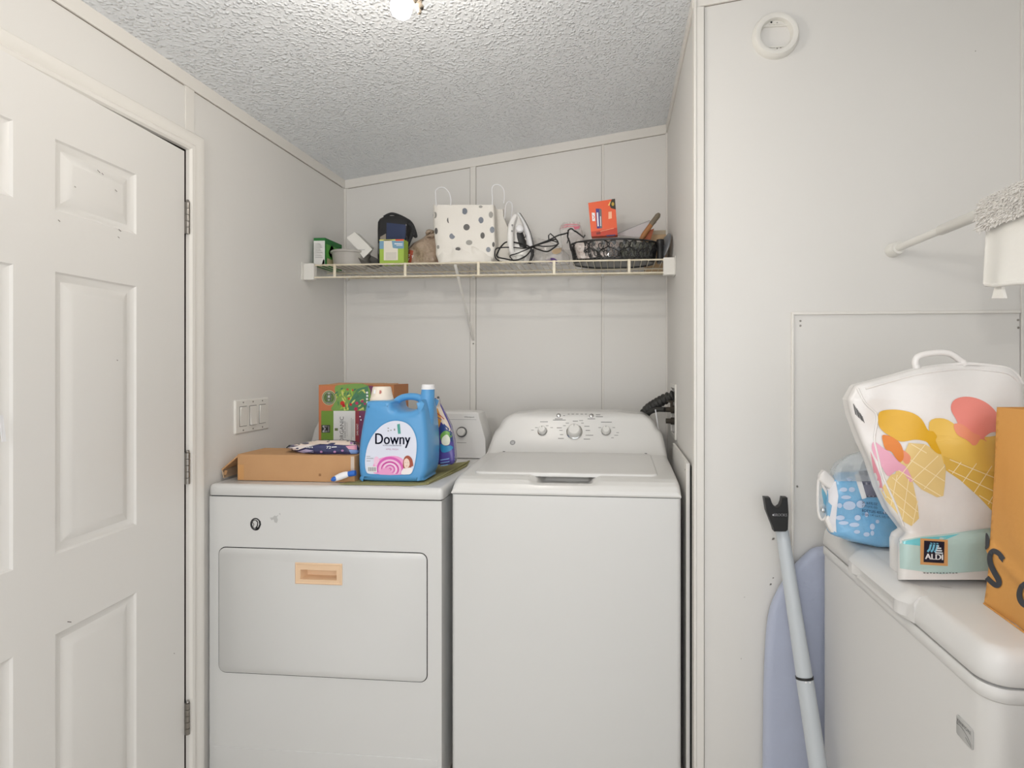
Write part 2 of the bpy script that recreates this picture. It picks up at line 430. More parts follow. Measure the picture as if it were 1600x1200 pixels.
for zz in (1.725, .985, .245):
    h = MB()
    c0 = H0+nv*.007+Vector((0, .004, 0))
    for k in range(5):
        h.tube([c0+Vector((0, 0, zz-.046+k*.0187)), c0+Vector((0, 0, zz-.046+k*.0187+.0172))], .0058, M['metal'], 12)
    h.tube([c0+Vector((0, 0, zz+.048)), c0+Vector((0, 0, zz+.054))], [.005, .003], M['metal'], 10)
    h.box(c0.x-.008, c0.x-.004, c0.y-.004, c0.y+.010, zz-.046, zz+.047, M['metal'])
    h.build('hinge', door)
t = MB()   # small white paper slip on the door at the left frame edge
t.raw([dp(.4985, 1.137, .004), dp(.506, 1.137, .004), dp(.512, 1.19, .005), dp(.5045, 1.19, .004),
       dp(.4985, 1.137, .0055), dp(.506, 1.137, .0055), dp(.512, 1.19, .0065), dp(.5045, 1.19, .0055)],
      [(0, 1, 2, 3), (7, 6, 5, 4), (0, 4, 5, 1), (1, 5, 6, 2), (2, 6, 7, 3), (3, 7, 4, 0)], M['white'])
tag(t.build('paper_slip'), 'small pointed white paper slip hanging on the panelled door', 'paper')

# screwed access panel on the front wall
ap = empty('access_panel', (.5, DF, .7), 'large painted wall access panel with narrow edge strips beside the freezer', 'wall panel')
x0 = .499; x1 = aty(1594, 492, DF).x-.004; zt = aty(1240, 492, DF).z
b = MB(); b.box(x0, x1, DF-.004, DF-.0002, .02, zt, M['wall'])
b.build('board', ap, bevel=.001)
b = MB(); b.box(x0-.0045, x0+.0025, DF-.010, DF-.0002, .02, zt+.002, M['trim']); b.build('edge_strip', ap, bevel=.002)
b = MB(); b.box(x0-.0045, x1, DF-.010, DF-.0002, zt-.001, zt+.0075, M['trim']); b.build('edge_strip', ap, bevel=.002)
for px, py in ((1250.5, 501.5), (1250.5, 509), (1590.5, 500), (1591, 512), (1245.5, 760)):
    p = aty(px, py, DF-.004); b = MB(); b.lathe([(.0032, 0), (.003, .001), (.001, .0016)], p, (0, -1, 0), M['metal'], 10); b.build('screw', ap)
# small nail holes and scuffs on the front wall
for i, (px, py, r) in enumerate(((1208, 842, 4), (1204, 913, 3), (1208, 903, 2), (1216, 935, 4), (1524, 80, 1.5), (1163, 933, 1), (1158, 1029, 1))):
    p = aty(px, py, DF); k = .0008*r
    b = MB(); b.raw([p+Vector((-k*1.2, -.0008, -k)), p+Vector((k, -.0008, -k*.6)), p+Vector((k*1.3, -.0008, k)), p+Vector((-k*.4, -.0008, k*1.1)),
                     p+Vector((-k*1.2, 0, -k)), p+Vector((k, 0, -k*.6)), p+Vector((k*1.3, 0, k)), p+Vector((-k*.4, 0, k*1.1))],
                    [(0, 1, 2, 3), (7, 6, 5, 4), (0, 4, 5, 1), (1, 5, 6, 2), (2, 6, 7, 3), (3, 7, 4, 0)], M['metal'])
    struct(b.build('trim_%d' % (20+i)))

# light switch plate on the left wall
sw = empty('light_switch', (XL, 1.758, 1.07), 'white three-gang rocker light switch plate on the left wall above the dryer', 'light switch')
sy0 = atx(365.3, 640, XL).y; sy1 = atx(418, 640, XL).y; sz0 = atx(365.3, 679, XL).z; sz1 = atx(365.3, 625.5, XL).z
b = MB(); b.prism(rrect(sy0, sy1, sz0, sz1, .004), lambda a, c, d: Vector((XL+d, a, c)), 0, 0, M['plast'], steps=[(0, 0), (.003, 0), (.006, .0035)])
W3 = (sy1-sy0)
for k in range(3):
    yc = sy0+W3*(.5+(k-1)*.285)
    b.box(XL+.0055, XL+.0064, yc-.0175, yc+.0175, sz0+.023, sz1-.023, M['dark'])
b.build('switch_plate', sw)
for k in range(3):
    yc = sy0+W3*(.5+(k-1)*.285); zc = (sz0+sz1)/2; hh = (sz1-sz0)/2-.0245
    up = .0045 if k != 1 else .0005; dn = .0005 if k != 1 else .0055
    q = MB(); x_ = XL+.0062
    q.raw([(x_, yc-.016, zc-hh), (x_, yc+.016, zc-hh), (x_, yc+.016, zc+hh), (x_, yc-.016, zc+hh),
           (x_+dn+.001, yc-.016, zc-hh), (x_+dn+.001, yc+.016, zc-hh), (x_+.0022, yc+.016, zc), (x_+up+.001, yc+.016, zc+hh), (x_+up+.001, yc-.016, zc+hh), (x_+.0022, yc-.016, zc)],
          [(4, 5, 6, 9), (9, 6, 7, 8), (0, 1, 5, 4), (2, 3, 8, 7), (0, 4, 9), (0, 9, 3), (3, 9, 8), (1, 2, 6), (1, 6, 5), (2, 7, 6)], M['plast'])
    q.build('rocker', sw, bevel=.0006)
    for zz in (sz0+.010, sz1-.010):
        q = MB(); q.lathe([(.0028, 0), (.0024, .0012), (.0008, .0014)], (XL+.006, yc, zz), (1, 0, 0), M['metal'], 10); q.build('screw', sw)

# empty smoke-alarm mounting ring
c = aty(1211, 58, DF); R = (aty(1248, 58, DF).x-aty(1175, 58, DF).x)/2
rg = empty('mounting_ring', c, 'round white plastic smoke alarm mounting ring left empty high on the right wall', 'mounting ring')
b = MB(); pr = [(R*1.0, 0), (R*1.0, .006), (R*.96, .014), (R*.90, .020), (R*.80, .021), (R*.70, .018), (R*.66, .010), (R*.655, 0)]
vv = []; ff = []; SEG = 48
for r, h in pr:
    for k in range(SEG): t = 2*PI*k/SEG; vv.append((c.x+r*math.cos(t), DF-h, c.z+r*math.sin(t)))
for i in range(len(pr)-1):
    for k in range(SEG): l = (k+1) % SEG; ff.append((i*SEG+k, i*SEG+l, (i+1)*SEG+l, (i+1)*SEG+k))
b.raw(vv, ff, M['plast']); b.build('ring', rg)
for sgn in (-1, 1):
    a0 = math.radians(40)
    pts = [(R*.66*math.cos(a), sgn*R*.66*math.sin(a)) for a in [a0+(PI-2*a0)*k/12 for k in range(13)]]
    b = MB(); b.prism(pts, lambda a, c2, d: Vector((c.x+a, DF-d, c.z+c2)), 0, .006, M['plast'])
    for k, (dx, dz, rr) in enumerate(((-.012, .6, .0028), (.004, .56, .002), (-.004, .5, .0018), (.014, .52, .0022))):
        b.lathe([(rr, 0), (rr*.8, .0015)], (c.x+dx, DF-.006, c.z+sgn*R*dz), (0, -1, 0), M['dark'] if k == 0 else M['metal'], 8)
    b.tube([(c.x-.018, DF-.008, c.z+sgn*R*.5), (c.x+.02, DF-.008, c.z+sgn*R*.5)], .0018, M['plast'], 6)
    b.build('mounting_tab', rg)

# ceiling lamp: brass stem and finial, two globe bulbs
lz = 2.155; LX, LY = -.475, 1.12
lc = Vector((LX, LY, ceil_z(LX)))
lamp = empty('ceiling_lamp', lc, 'brass ceiling light with a glowing bare bulb and a turned finial', 'ceiling light')
fin = aty(655, 22, LY)
b = MB(); b.lathe([(.075, .004), (.075, -.006), (.062, -.018), (.030, -.026), (.018, -.034), (.018, -.040)], lc, (-.138, 0, 1), M['brass'], 32); b.build('canopy', lamp)
b = MB(); zt = lc.z-.030; zf = fin.z
b.lathe([(.001, 0), (.0042, .001), (.005, .006), (.004, .010), (.009, .013), (.0095, .018), (.006, .022), (.006, .030), (.012, .036), (.014, .042), (.012, .048), (.011, zt-zf)], (fin.x, LY, zf), (0, 0, 1), M['brass'], 20)
b.build('finial', lamp)
bc = aty(627, 12.5, LY-.01)
for sg, nm in ((-1, 'bulb'), (1, 'bulb')):
    cc = bc if sg < 0 else Vector((fin.x+.03, LY-.075, bc.z+.035))
    dirv = (cc-Vector((fin.x, LY, zf+.048))).normalized()
    st = Vector((fin.x, LY, zf+.050))
    b = MB(); L = (cc-st).length
    b.lathe([(.009, 0), (.013, .004), (.0145, L-.030), (.016, L-.026)], st, dirv, M['brass'], 20); b.build('socket', lamp)
    b = MB(); b.lathe([(.011, -.026), (.014, -.019), (.020, -.009), (.0228, 0), (.0205, .0105), (.0138, .018), (.006, .0222), (.001, .0228)], cc, dirv, M['bulb'], 24)
    b.build('bulb', lamp)

# ================================================================ DRYER
DX0, DX1, DY0, DY1 = -1.265, -.524, 1.556, 2.20
DT = .921                                            # dryer top surface
dr = empty('dryer', ((DX0+DX1)/2, DY0, 0), 'white front-loading clothes dryer with a peach recessed door handle, left of the washer', 'dryer')
def xz(y0): return lambda a, c, d: Vector((a, y0+d, c))
def xy(z0): return lambda a, c, d: Vector((a, c, z0+d))
b = MB()
hx0 = aty(463, 880, DY0).x; hx1 = aty(536, 880, DY0).x; hz1 = aty(500, 879, DY0).z; hz0 = aty(500, 912, DY0).z
XX = [DX0, hx0+.008, hx1-.008, DX1]; ZZ = [.02, hz0+.006, hz1-.006, .882]
for i in range(3):
    for j in range(3):
        if i == 1 and j == 1: continue
        b.raw([Vector((XX[i], DY0, ZZ[j])), Vector((XX[i+1], DY0, ZZ[j])), Vector((XX[i+1], DY0, ZZ[j+1])), Vector((XX[i], DY0, ZZ[j+1]))], [(0, 1, 2, 3)], M['appl'])
P8 = [Vector((x, y, z)) for z in (.02, .882) for y in (DY0, DY1) for x in (DX0, DX1)]
b.raw(P8, [(0, 2, 3, 1), (4, 5, 7, 6), (2, 6, 7, 3), (0, 4, 6, 2), (1, 3, 7, 5)], M['appl'])
b.box(DX0+.03, DX1-.03, DY0+.03, DY1-.03, 0, .02, M['dark'])
cz = aty(520, 1177, DY0).z
b.build('body', dr, smooth=35)
b = MB(); b.box(DX0+.010, DX1-.010, DY0-.0016, DY0+.001, cz-.09, cz, M['appl'])
b.build('toe_panel', dr, bevel=.001)
b = MB(); b.box(DX0+.004, DX1-.004, DY0+.003, DY1-.003, .880, .886, M['dark']); b.build('top_seam', dr)
b = MB(); q = rrect(DX0-.001, DX1+.004, DY0-.004, DY1, .012, 5)
b.prism(q, xy(.886), 0, DT-.886, M['appl'], steps=[(0, .001), (.001, 0), (.022, 0), (.029, .002), (.033, .006), (.035, .012)])
b.build('top', dr, smooth=60)
dx0 = aty(343, 950, DY0).x; dx1 = aty(667, 950, DY0).x; dz1 = aty(505, 860, DY0).z; dz0 = aty(505, 1057, DY0).z
b = MB()
def ringcap(b, outer, hole, y, m):
    n_ = len(outer); t_ = tessellate_polygon([[Vector((a, c, 0)) for a, c in outer], [Vector((a, c, 0)) for a, c in hole]])
    b.raw([Vector((a, y, c)) for a, c in outer+hole], [tuple(k) for k in t_], m)
hole = [(hx0+.008, hz0+.006), (hx1-.008, hz0+.006), (hx1-.008, hz1-.006), (hx0+.008, hz1-.006)]
ringcap(b, rrect(dx0-.0025, dx1+.0025, dz0-.0025, dz1+.0025, .0235, 6), hole, DY0-.0006, M['dark']); b.build('door_gap', dr)
dd = MB()
P = rrect(dx0, dx1, dz0, dz1, .021, 6); P2 = inset(P, .0015); nP = len(P)
dd.raw([Vector((a, DY0-.0003, c)) for a, c in P]+[Vector((a, DY0-.0025, c)) for a, c in P]+[Vector((a, DY0-.004, c)) for a, c in P2],
       [(k*nP+i, k*nP+(i+1) % nP, (k+1)*nP+(i+1) % nP, (k+1)*nP+i) for k in (0, 1) for i in range(nP)], M['appl'])
ringcap(dd, P2, hole, DY0-.004, M['appl'])
do = dd.build('door', dr, smooth=50)
b = MB()                                             # recessed peach handle
yf = DY0-.0065
o = [(hx0, hz0), (hx1, hz0), (hx1, hz1), (hx0, hz1)]; i1 = [(hx0+.017, hz0+.014), (hx1-.017, hz0+.014), (hx1-.017, hz1-.021), (hx0+.017, hz1-.021)]
lo = [(o, DY0-.004), (o, yf), ([(a, c) for a, c in inset(o, .003)], yf-.0012), (inset(o, .006), yf), (i1, yf), ([(i1[0][0]+.006, i1[0][1]+.004), (i1[1][0]-.002, i1[1][1]+.004), (i1[2][0]-.002, i1[2][1]), (i1[3][0]+.006, i1[3][1])], DY0+.022)]
vv = []; ff = []
for pl_, y_ in lo: vv += [Vector((a, y_, c)) for a, c in pl_]
for k in range(len(lo)-1):
    for q_ in range(4): r_ = (q_+1) % 4; ff.append((k*4+q_, k*4+r_, k*4+4+r_, k*4+4+q_))
k = (len(lo)-1)*4; ff.append((k, k+1, k+2, k+3))
b.raw(vv, ff, M['peach'])
ho = b.build('handle', do, smooth=20); ho['label'] = 'peach recessed handle'
# small round scribbled sticker and a grey smudge
sk = aty(400, 819, DY0); b = MB(); y_ = DY0-.0006
fn = lambda a, c: Vector((sk.x+a, y_, sk.z+c))
k_ = col((40, 40, 42), .6)
ring = [( .0155*math.cos(t)-.001, .0175*math.sin(t)) for t in [2*PI*i/24 for i in range(25)]]
stroke(b, ring[2:22], .004, fn, k_); stroke(b, [(a*.62-.003, c*.72) for a, c in ring], .0024, fn, k_)
stroke(b, [(.003, .012), (.006, .004), (.004, -.006), (-.002, -.013)], .003, fn, k_); stroke(b, [(.012, .010), (.014, 0), (.010, -.010), (.002, -.015)], .006, fn, k_)
stroke(b, [(-.012, .006), (-.006, 0), (-.009, -.008)], .002, fn, k_); stroke(b, [(-.002, -.0155), (.006, -.0165)], .004, fn, k_)
st = b.build('sticker', dr); st['label'] = 'black scribbled ring sticker'
sm = aty(430, 810, DY0); b = MB(); fn2 = lambda a, c: Vector((sm.x+a, DY0-.0004, sm.z+c))
decal(b, [(-.012, -.006), (-.005, -.003), (-.002, -.012), (.006, -.014), (.009, -.004), (.006, .004), (.011, .012), (.004, .007), (-.002, .009), (-.008, .003), (-.017, .002)], fn2, col((186, 186, 184), .6))
decal(b, [(.012, .014), (.018, .010), (.016, .018)], fn2, col((192, 192, 190), .6)); b.build('smudge', dr)
# control console with sloped ends
cy = 2.055; z0c = DT+.003; c1 = aty(757, 716, cy).x; c0 = aty(484, 690, cy).x; ct1 = aty(746, 644, cy+.02); ztop = ct1.z; t1x = ct1.x; t0x = c0+.05
b = MB()
cs = []
for (x, zt_, yf0, yf1) in ((c0, .30, 0, .012), (c0+.012, .62, 0, .015), (t0x, 1, 0, .022), (t0x+.02, 1.0, 0, .022), (t1x-.02, 1, 0, .022), (t1x-.006, 1, 0, .022), (t1x+.004, .97, 0, .022), (c1, .45, 0, .012), (c1+.004, .05, 0, .002)):
    zz = z0c+(ztop-z0c)*zt_
    cs.append([Vector((x, cy+yf0, z0c)), Vector((x, cy+.002, z0c+.004)), Vector((x, cy+.002+(.020*zt_), zz-.008)), Vector((x, cy+.006+.022*zt_, zz)), Vector((x, cy+.12, zz)), Vector((x, cy+.14, z0c))])
vv = [p for r in cs for p in r]; ff = []
for i in range(len(cs)-1):
    for k in range(6): l = (k+1) % 6; ff.append((i*6+k, i*6+l, i*6+6+l, i*6+6+k))
ff += [tuple(range(6)), tuple((len(cs)-1)*6+k for k in range(6))]
b.raw(vv, ff, M['appl2'])
slope = (.020)/(ztop-z0c-.012)
def cf(a, c, off=.0006): return Vector((a, cy+.002+(c-z0c-.004)*slope-off, c))
kn = aty(721.5, 675, cy+.012)
ny = Vector((0, -1, .1)).normalized()
l_ = aty(733, 652, cy+.02)
text(b, 'Whirlpool', lambda a, c: cf(a, c), l_.x-.020, l_.x+.020, l_.z-.004, l_.z+.004, M['ink'])
stroke(b, [(t1x-.34, ztop-.030), (t1x-.004, ztop-.030)], .0012, lambda a, c: cf(a, c), M['inklt'])
for k in range(7): stroke(b, [(kn.x-.018+k*.0055, kn.z-.042), (kn.x-.0142+k*.0055, kn.z-.042)], .002, lambda a, c: cf(a, c), M['ink'])
con = b.build('console', dr, smooth=30, weld=False)
ny = Vector((0, -1, .1)).normalized()
b = MB(); b.lathe([(.021, 0), (.021, .003), (.019, .004)], cf(kn.x, kn.z, 0), ny, M['ink'], 28); b.build('dial_ring', con)
b = MB(); b.lathe([(.016, .003), (.0155, .016), (.0135, .020), (.006, .021)], cf(kn.x, kn.z, 0), ny, M['knobw'], 28); b.build('knob', con)

# ================================================================ WASHER
WX0, WX1, WY0 = -.498, .187, 1.568
WS = aty(880, 775, WY0).z                            # seam between cabinet and deck
wa = empty('washer', ((WX0+WX1)/2, WY0, 0), 'white top-loading washing machine with three round knobs on its console', 'washing machine')
b = MB(); b.prism(rrect(WX0, WX1, WY0, 2.20, .014, 5), xy(0), .02, WS-.0012, M['appl'])
b.box(WX0+.03, WX1-.03, WY0+.03, 2.17, 0, .02, M['dark']); b.build('cabinet', wa, smooth=35)
b = MB(); b.box(WX0+.004, WX1-.004, WY0+.004, 2.19, WS-.0012, WS+.0012, M['ink']); b.build('deck_seam', wa)
# deck as a shaped surface, with the scooped hand hold
xc = (WX0+WX1)/2-.004
prof = [(WY0, WS+.001), (WY0-.002, WS+.006), (WY0+.000, WS+.016), (WY0+.010, WS+.030), (WY0+.026, WS+.040), (WY0+.045, WS+.0455), (1.66, WS+.049), (1.80, WS+.054), (1.95, WS+.058), (2.06, WS+.060), (2.19, WS+.060)]
pp = []
for i in range(len(prof)-1):
    for k in range(6): t = k/6; pp.append((prof[i][0]*(1-t)+prof[i+1][0]*t, prof[i][1]*(1-t)+prof[i+1][1]*t))
pp.append(prof[-1]); NU = 120
def sst(a, b_, x): t = max(0, min(1, (x-a)/(b_-a))); return t*t*(3-2*t)
def deckz(x, y, z):
    e = min(x-WX0, WX1-x); r = .020
    dz = 0
    if e < r: dz -= (r-math.sqrt(max(0, r*r-(r-e)**2)))*.9*sst(WS, WS+.03, z)
    hx = abs(x-xc)
    s = 1-sst(.082+.0*y, .112, hx)
    fy = sst(WY0+.004, WY0+.034, y)*(1-sst(WY0+.115, WY0+.13, y))
    s2 = 1-sst(.070, .088, hx); f2 = sst(WY0+.030, WY0+.046, y)*(1-sst(WY0+.115, WY0+.13, y))
    return z+dz-.010*s*fy-.020*s2*f2
b = MB(); vv = []
for j, (y, z) in enumerate(pp):
    for i in range(NU+1):
        x = WX0+(WX1-WX0)*i/NU; vv.append(Vector((x, y, max(WS+.0008, deckz(x, y, z)))))
ff = [(j*(NU+1)+i, j*(NU+1)+i+1, (j+1)*(NU+1)+i+1, (j+1)*(NU+1)+i) for j in range(len(pp)-1) for i in range(NU)]
b.raw(vv, ff, M['appl2'])
for xx, i in ((WX0, 0), (WX1, NU)):
    side = [vv[j*(NU+1)+i] for j in range(len(pp))]
    b.raw(side+[Vector((xx, p.y, WS+.0008)) for p in side], [(j, j+1, len(side)+j+1, len(side)+j) for j in range(len(side)-1)], M['appl2'])
b.build('deck', wa, smooth=50)
# lid
la, lb_, lc_, ld = aty(742, 746, 1.65).x, aty(1028, 748, 1.65).x, WX0+.065, WX1-.070
ly0, ly1 = 1.640, 1.962
def lidp(a, c, d):
    y = ly0+(ly1-ly0)*c; xl = la+(lc_-la)*c*.55; xr = lb_+(ld-lb_)*c*.3
    z = WS+.0482+(.058-.0482)*(y-1.66)/.29
    return Vector((xl+(xr-xl)*a, y, z+d))
lp = [(p[0], p[1]) for p in rrect(0, 1, 0, 1, .05, 6)]
b = MB(); b.prism([(x_, y_) for x_, y_ in lp], lambda a, c, d: lidp(a, c, d), 0, .006, M['appl2'], steps=[(-.006, 0), (.003, 0), (.0050, .004), (.0058, .010)])
b.build('lid', wa, smooth=50)
for sx, r_ in ((.03, 1), (.97, 1)):
    p = lidp(sx, 1.015, .003); b = MB(); b.tube([p-Vector((.004, 0, 0)), p+Vector((.004, 0, 0))], .0035, M['ink'], 8); b.build('hinge_pin', wa)
# console: rounded outline in front view, concave sweep up from the deck
yb_ = 2.20
zt = aty(900, 643, 2.12).z; zb = WS+.052
pts = [(WX0+.006, zb), (WX0+.010, zb+.030), (WX0+.022, zb+.075), (WX0+.036, zt-.060), (WX0+.052, zt-.030), (WX0+.080, zt-.010), (WX0+.12, zt-.003), (xc, zt+.0035), (WX1-.115, zt-.003), (WX1-.075, zt-.010), (WX1-.047, zt-.030), (WX1-.031, zt-.060), (WX1-.016, zb+.075), (WX1-.006, zb+.030), (WX1-.003, zb)]
out = smooth_poly(pts, 6, closed=False)
def yfront(z):
    t = (z-zb)/(zt-zb)
    return 1.952+.085*min(1, max(0, t))*.95+.030*(1-math.exp(-max(0, t)*9))
def xl_at(z, side):
    h = out[:len(out)//2] if side < 0 else out[len(out)//2:][::-1]
    for i in range(len(h)-1):
        if h[i][1] <= z <= h[i+1][1]: t = (z-h[i][1])/max(1e-9, h[i+1][1]-h[i][1]); return h[i][0]+(h[i+1][0]-h[i][0])*t
    return h[-1][0]
b = MB(); NR = 36; NC = 64; vv = []; R_ = .026
rows = [zb+(zt+.003-zb)*(j/NR) for j in range(NR+1)]
for z in rows:
    a0, a1 = xl_at(min(z, zt-.0005), -1), xl_at(min(z, zt-.0005), 1)
    for i in range(NC+1):
        u = i/NC; x = a0+(a1-a0)*(u*u*(3-2*u)*.35+u*.65)
        e = min(x-a0, a1-x, max(0, (zt+.0035*(1-((x-xc)/.3)**2)-z))*1.15)
        rr = .024
        dy = (rr-math.sqrt(max(0, rr*rr-(rr-e)**2))) if e < rr else 0
        vv.append(Vector((x, yfront(z)+dy, z)))
ff = [(j*(NC+1)+i, j*(NC+1)+i+1, (j+1)*(NC+1)+i+1, (j+1)*(NC+1)+i) for j in range(NR) for i in range(NC)]
b.raw(vv, ff, M['appl2'])
edge = [vv[j*(NC+1)] for j in range(NR+1)]+[vv[NR*(NC+1)+i] for i in range(1, NC)]+[vv[j*(NC+1)+NC] for j in range(NR, -1, -1)]
nE = len(edge); b.raw(edge+[Vector((p.x, yb_, p.z)) for p in edge], [(i, i+1, nE+i+1, nE+i) for i in range(nE-1)]+[tuple(nE+i for i in range(nE))], M['appl2'])
cb = b
def wf(a, c, off=.0007): return Vector((a, yfront(c)-off, c))
def onface(px, py):
    y = 2.03
    for _ in range(6): p = aty(px, py, y); y = yfront(p.z)
    return aty(px, py, y)
nn = Vector((0, -1, .62)).normalized()
b = cb
def dash(px0, px1, py, t=.0022, m='ink'):
    p = onface(px0, py); q = onface(px1, py); stroke(b, [(p.x, p.z), (q.x, q.z)], t, lambda a, c: wf(a, c), M[m])
for a, b_, y in ((844, 856, 659), (836, 840, 668), (853, 857, 665), (860, 864, 668), (830, 834, 672), (939, 956, 659.5), (935, 939, 668), (957, 961, 668), (963, 967, 676), (960, 966, 680), (955, 959, 684),
                 (884, 889, 661), (895, 903, 658), (905, 911, 657), (870, 878, 668.5), (880, 884, 665), (874, 879, 672.5), (875, 880, 679), (872, 881, 685), (913, 921, 666), (915, 922, 672.5), (915, 927, 680), (912, 922, 686), (908, 912, 661),
                 (867, 879, 654.5), (864, 884, 656.2), (918, 930, 654.5), (880, 883, 649.5), (887, 890, 647), (893, 897, 647), (900, 904, 647), (907, 911, 647), (914, 917, 647), (931, 938, 648), (931, 942, 651)):
    dash(a, b_, y, .0019 if (b_-a) > 6 else .0016)
# oval maker's roundel
p = onface(801, 691.5)
text(b, 'GE', lambda a, c: wf(a, c), p.x-.0052, p.x+.0052, p.z-.004, p.z+.004, M['white'])
decal(b, circle(p.x, p.z, .0105, .0085, 24), lambda a, c: wf(a, c, .0004), M['inklt'])
wc = b.build('console', wa, smooth=55, weld=False)
for px, py, r, h in ((847.5, 674, .0165, .024), (897.5, 675, .0275, .030), (947, 674, .0165, .024)):
    p = onface(px, py)
    k = MB(); k.lathe([(r*1.12, 0), (r*1.12, .003), (r*1.0, .005), (r*.97, .0055)], p, nn, M['chrome'], 36); kb = k.build('knob_ring', wc)
    k = MB(); k.lathe([(r*.93, .003), (r*.90, h*.7), (r*.80, h*.92), (r*.7, h), (r*.3, h*1.0)], p, nn, M['knobw'], 36)
    kk = k.build('knob', wc)
    k = MB(); q = p+nn*(h+.0004); up = Vector((0, .62, 1)).normalized()
    k.raw([q+Vector((-.0008, 0, 0))+up*r*.4, q+Vector((.0008, 0, 0))+up*r*.4, q+Vector((.0008, 0, 0))+up*r*.75, q+Vector((-.0008, 0, 0))+up*r*.75], [(0, 1, 2, 3)], M['ink'])
    k.build('pointer', kk)
for px, py in ((873, 649.5), (924, 650)):
    p = onface(px, py); k = MB(); k.lathe([(.0085, 0), (.0085, .003), (.007, .0045), (.004, .005)], p, nn, M['chrome'], 24); k.build('push_button', wc)

# recessed outlet box with the drain hose and valve
ob = empty('outlet_box', (XR, oy0, oz0), 'white recessed washer outlet box in the alcove side wall', 'outlet box')
b = MB()
for y0, y1, z0, z1 in ((oy0-.012, oy0+.004, oz0-.012, oz1+.012), (oy1-.004, oy1+.02, oz0-.012, oz1+.012), (oy0, oy1, oz1-.004, oz1+.012), (oy0, oy1, oz0-.012, oz0+.004)):
    b.box(XR-.007, XR-.0003, y0, y1, z0, z1, M['plast'])
b.build('frame', ob, bevel=.0015)
b = MB(); b.box(XR+.085, XR+.09, oy0+.001, oy1-.001, oz0+.001, oz1-.001, M['plast']); b.build('back', ob)
b = MB(); vz = 1.115; vy = 2.12
b.lathe([(.010, -.065), (.010, -.02), (.015, -.018), (.015, 0), (.010, .002), (.010, .02)], (XR-.012, vy, vz), (-1, 0, 0), M['brass'], 16)
b.tube([(XR-.01, vy, vz), (XR-.01, vy, vz+.03)], .005, M['brass'], 8); b.box(XR-.03, XR+.008, vy-.004, vy+.004, vz+.03, vz+.037, M['brass'])
b.build('valve', ob)
b = MB(); b.lathe([(.010, -.065), (.010, -.02), (.014, -.018), (.014, 0), (.010, .002), (.010, .02)], (XR-.012, vy+.0, vz-.045), (-1, 0, 0), M['brass'], 16)
b.build('valve', ob)
# corrugated drain hose
pa = [Vector((XR+.05, 2.12, 1.185)), Vector((XR-.015, 2.13, 1.165)), Vector((XR-.07, 2.18, 1.130)), Vector((XR-.105, 2.23, 1.095)), Vector((XR-.12, 2.26, 1.04)), Vector((XR-.12, 2.27, .90)), Vector((XR-.12, 2.27, .5))]
path = smooth_poly([tuple(p) for p in pa], 26, closed=False)
L = 0; ps = [Vector(p) for p in path]; fine = []; rr = []
acc = [0]
for i in range(1, len(ps)): acc.append(acc[-1]+(ps[i]-ps[i-1]).length)
k = 0; N = int(acc[-1]/.0028)
for j in range(N+1):
    d = acc[-1]*j/N
    while k < len(ps)-2 and acc[k+1] < d: k += 1
    t = (d-acc[k])/max(1e-9, acc[k+1]-acc[k]); fine.append(ps[k].lerp(ps[k+1], t)); rr.append(.0185+.0042*math.cos(2*PI*d/.0190))
b = MB(); b.tube(fine, rr, M['blacksoft'], 16)
tag(b.build('drain_hose', smooth=60), 'black corrugated drain hose running from the wall outlet box behind the washer', 'hose')
b = MB(); hp = smooth_poly([(XR-.035, vy, vz), (XR-.07, vy+.03, vz-.004), (XR-.10, vy+.08, vz-.03), (XR-.115, vy+.09, vz-.10), (XR-.06, 2.245, .90), (XR-.06, 2.245, .6)], 10, closed=False)
b.tube(hp, .010, M['blacksoft'], 12); tag(b.build('fill_hose'), 'dark grey water supply hose hanging from the brass valve beside the washer', 'hose')
b = MB(); hp = smooth_poly([tuple(aty(1024, 640, 2.13)), tuple(aty(1026, 652, 2.12)), tuple(aty(1028, 666, 2.11)), tuple(aty(1031, 682, 2.10)), tuple(aty(1033.5, 694, 2.09))], 6, closed=False)
b.tube(hp, .0026, M['white'], 6); tag(b.build('cable_tie'), 'thin white cable tie looped round the black corrugated hose', 'cable tie')
# leaning panel between washer and side wall
b = MB(); b.box(XR-.016, XR-.008, 1.605, 2.02, .02, .998, M['wall'])
b.box(XR-.019, XR-.016, 1.605, 1.645, .02, .998, M['trim'])
for y_ in (1.625,): b.lathe([(.003, 0), (.002, .0012)], (XR-.019, y_, .975), (-1, 0, 0), M['metal'], 8)
tag(b.build('wall_panel_board', bevel=.0015), 'thin off-white panel board standing on edge between the washer and the alcove side wall', 'board')
b = MB(); b.box(XR-.007, XR-.0005, 1.600, 2.03, .02, .985, M['dark']); b.build('x').name = 'trim_14'; struct(bpy.data.objects['trim_14'])  # dark sheet standing in for the shade behind the board

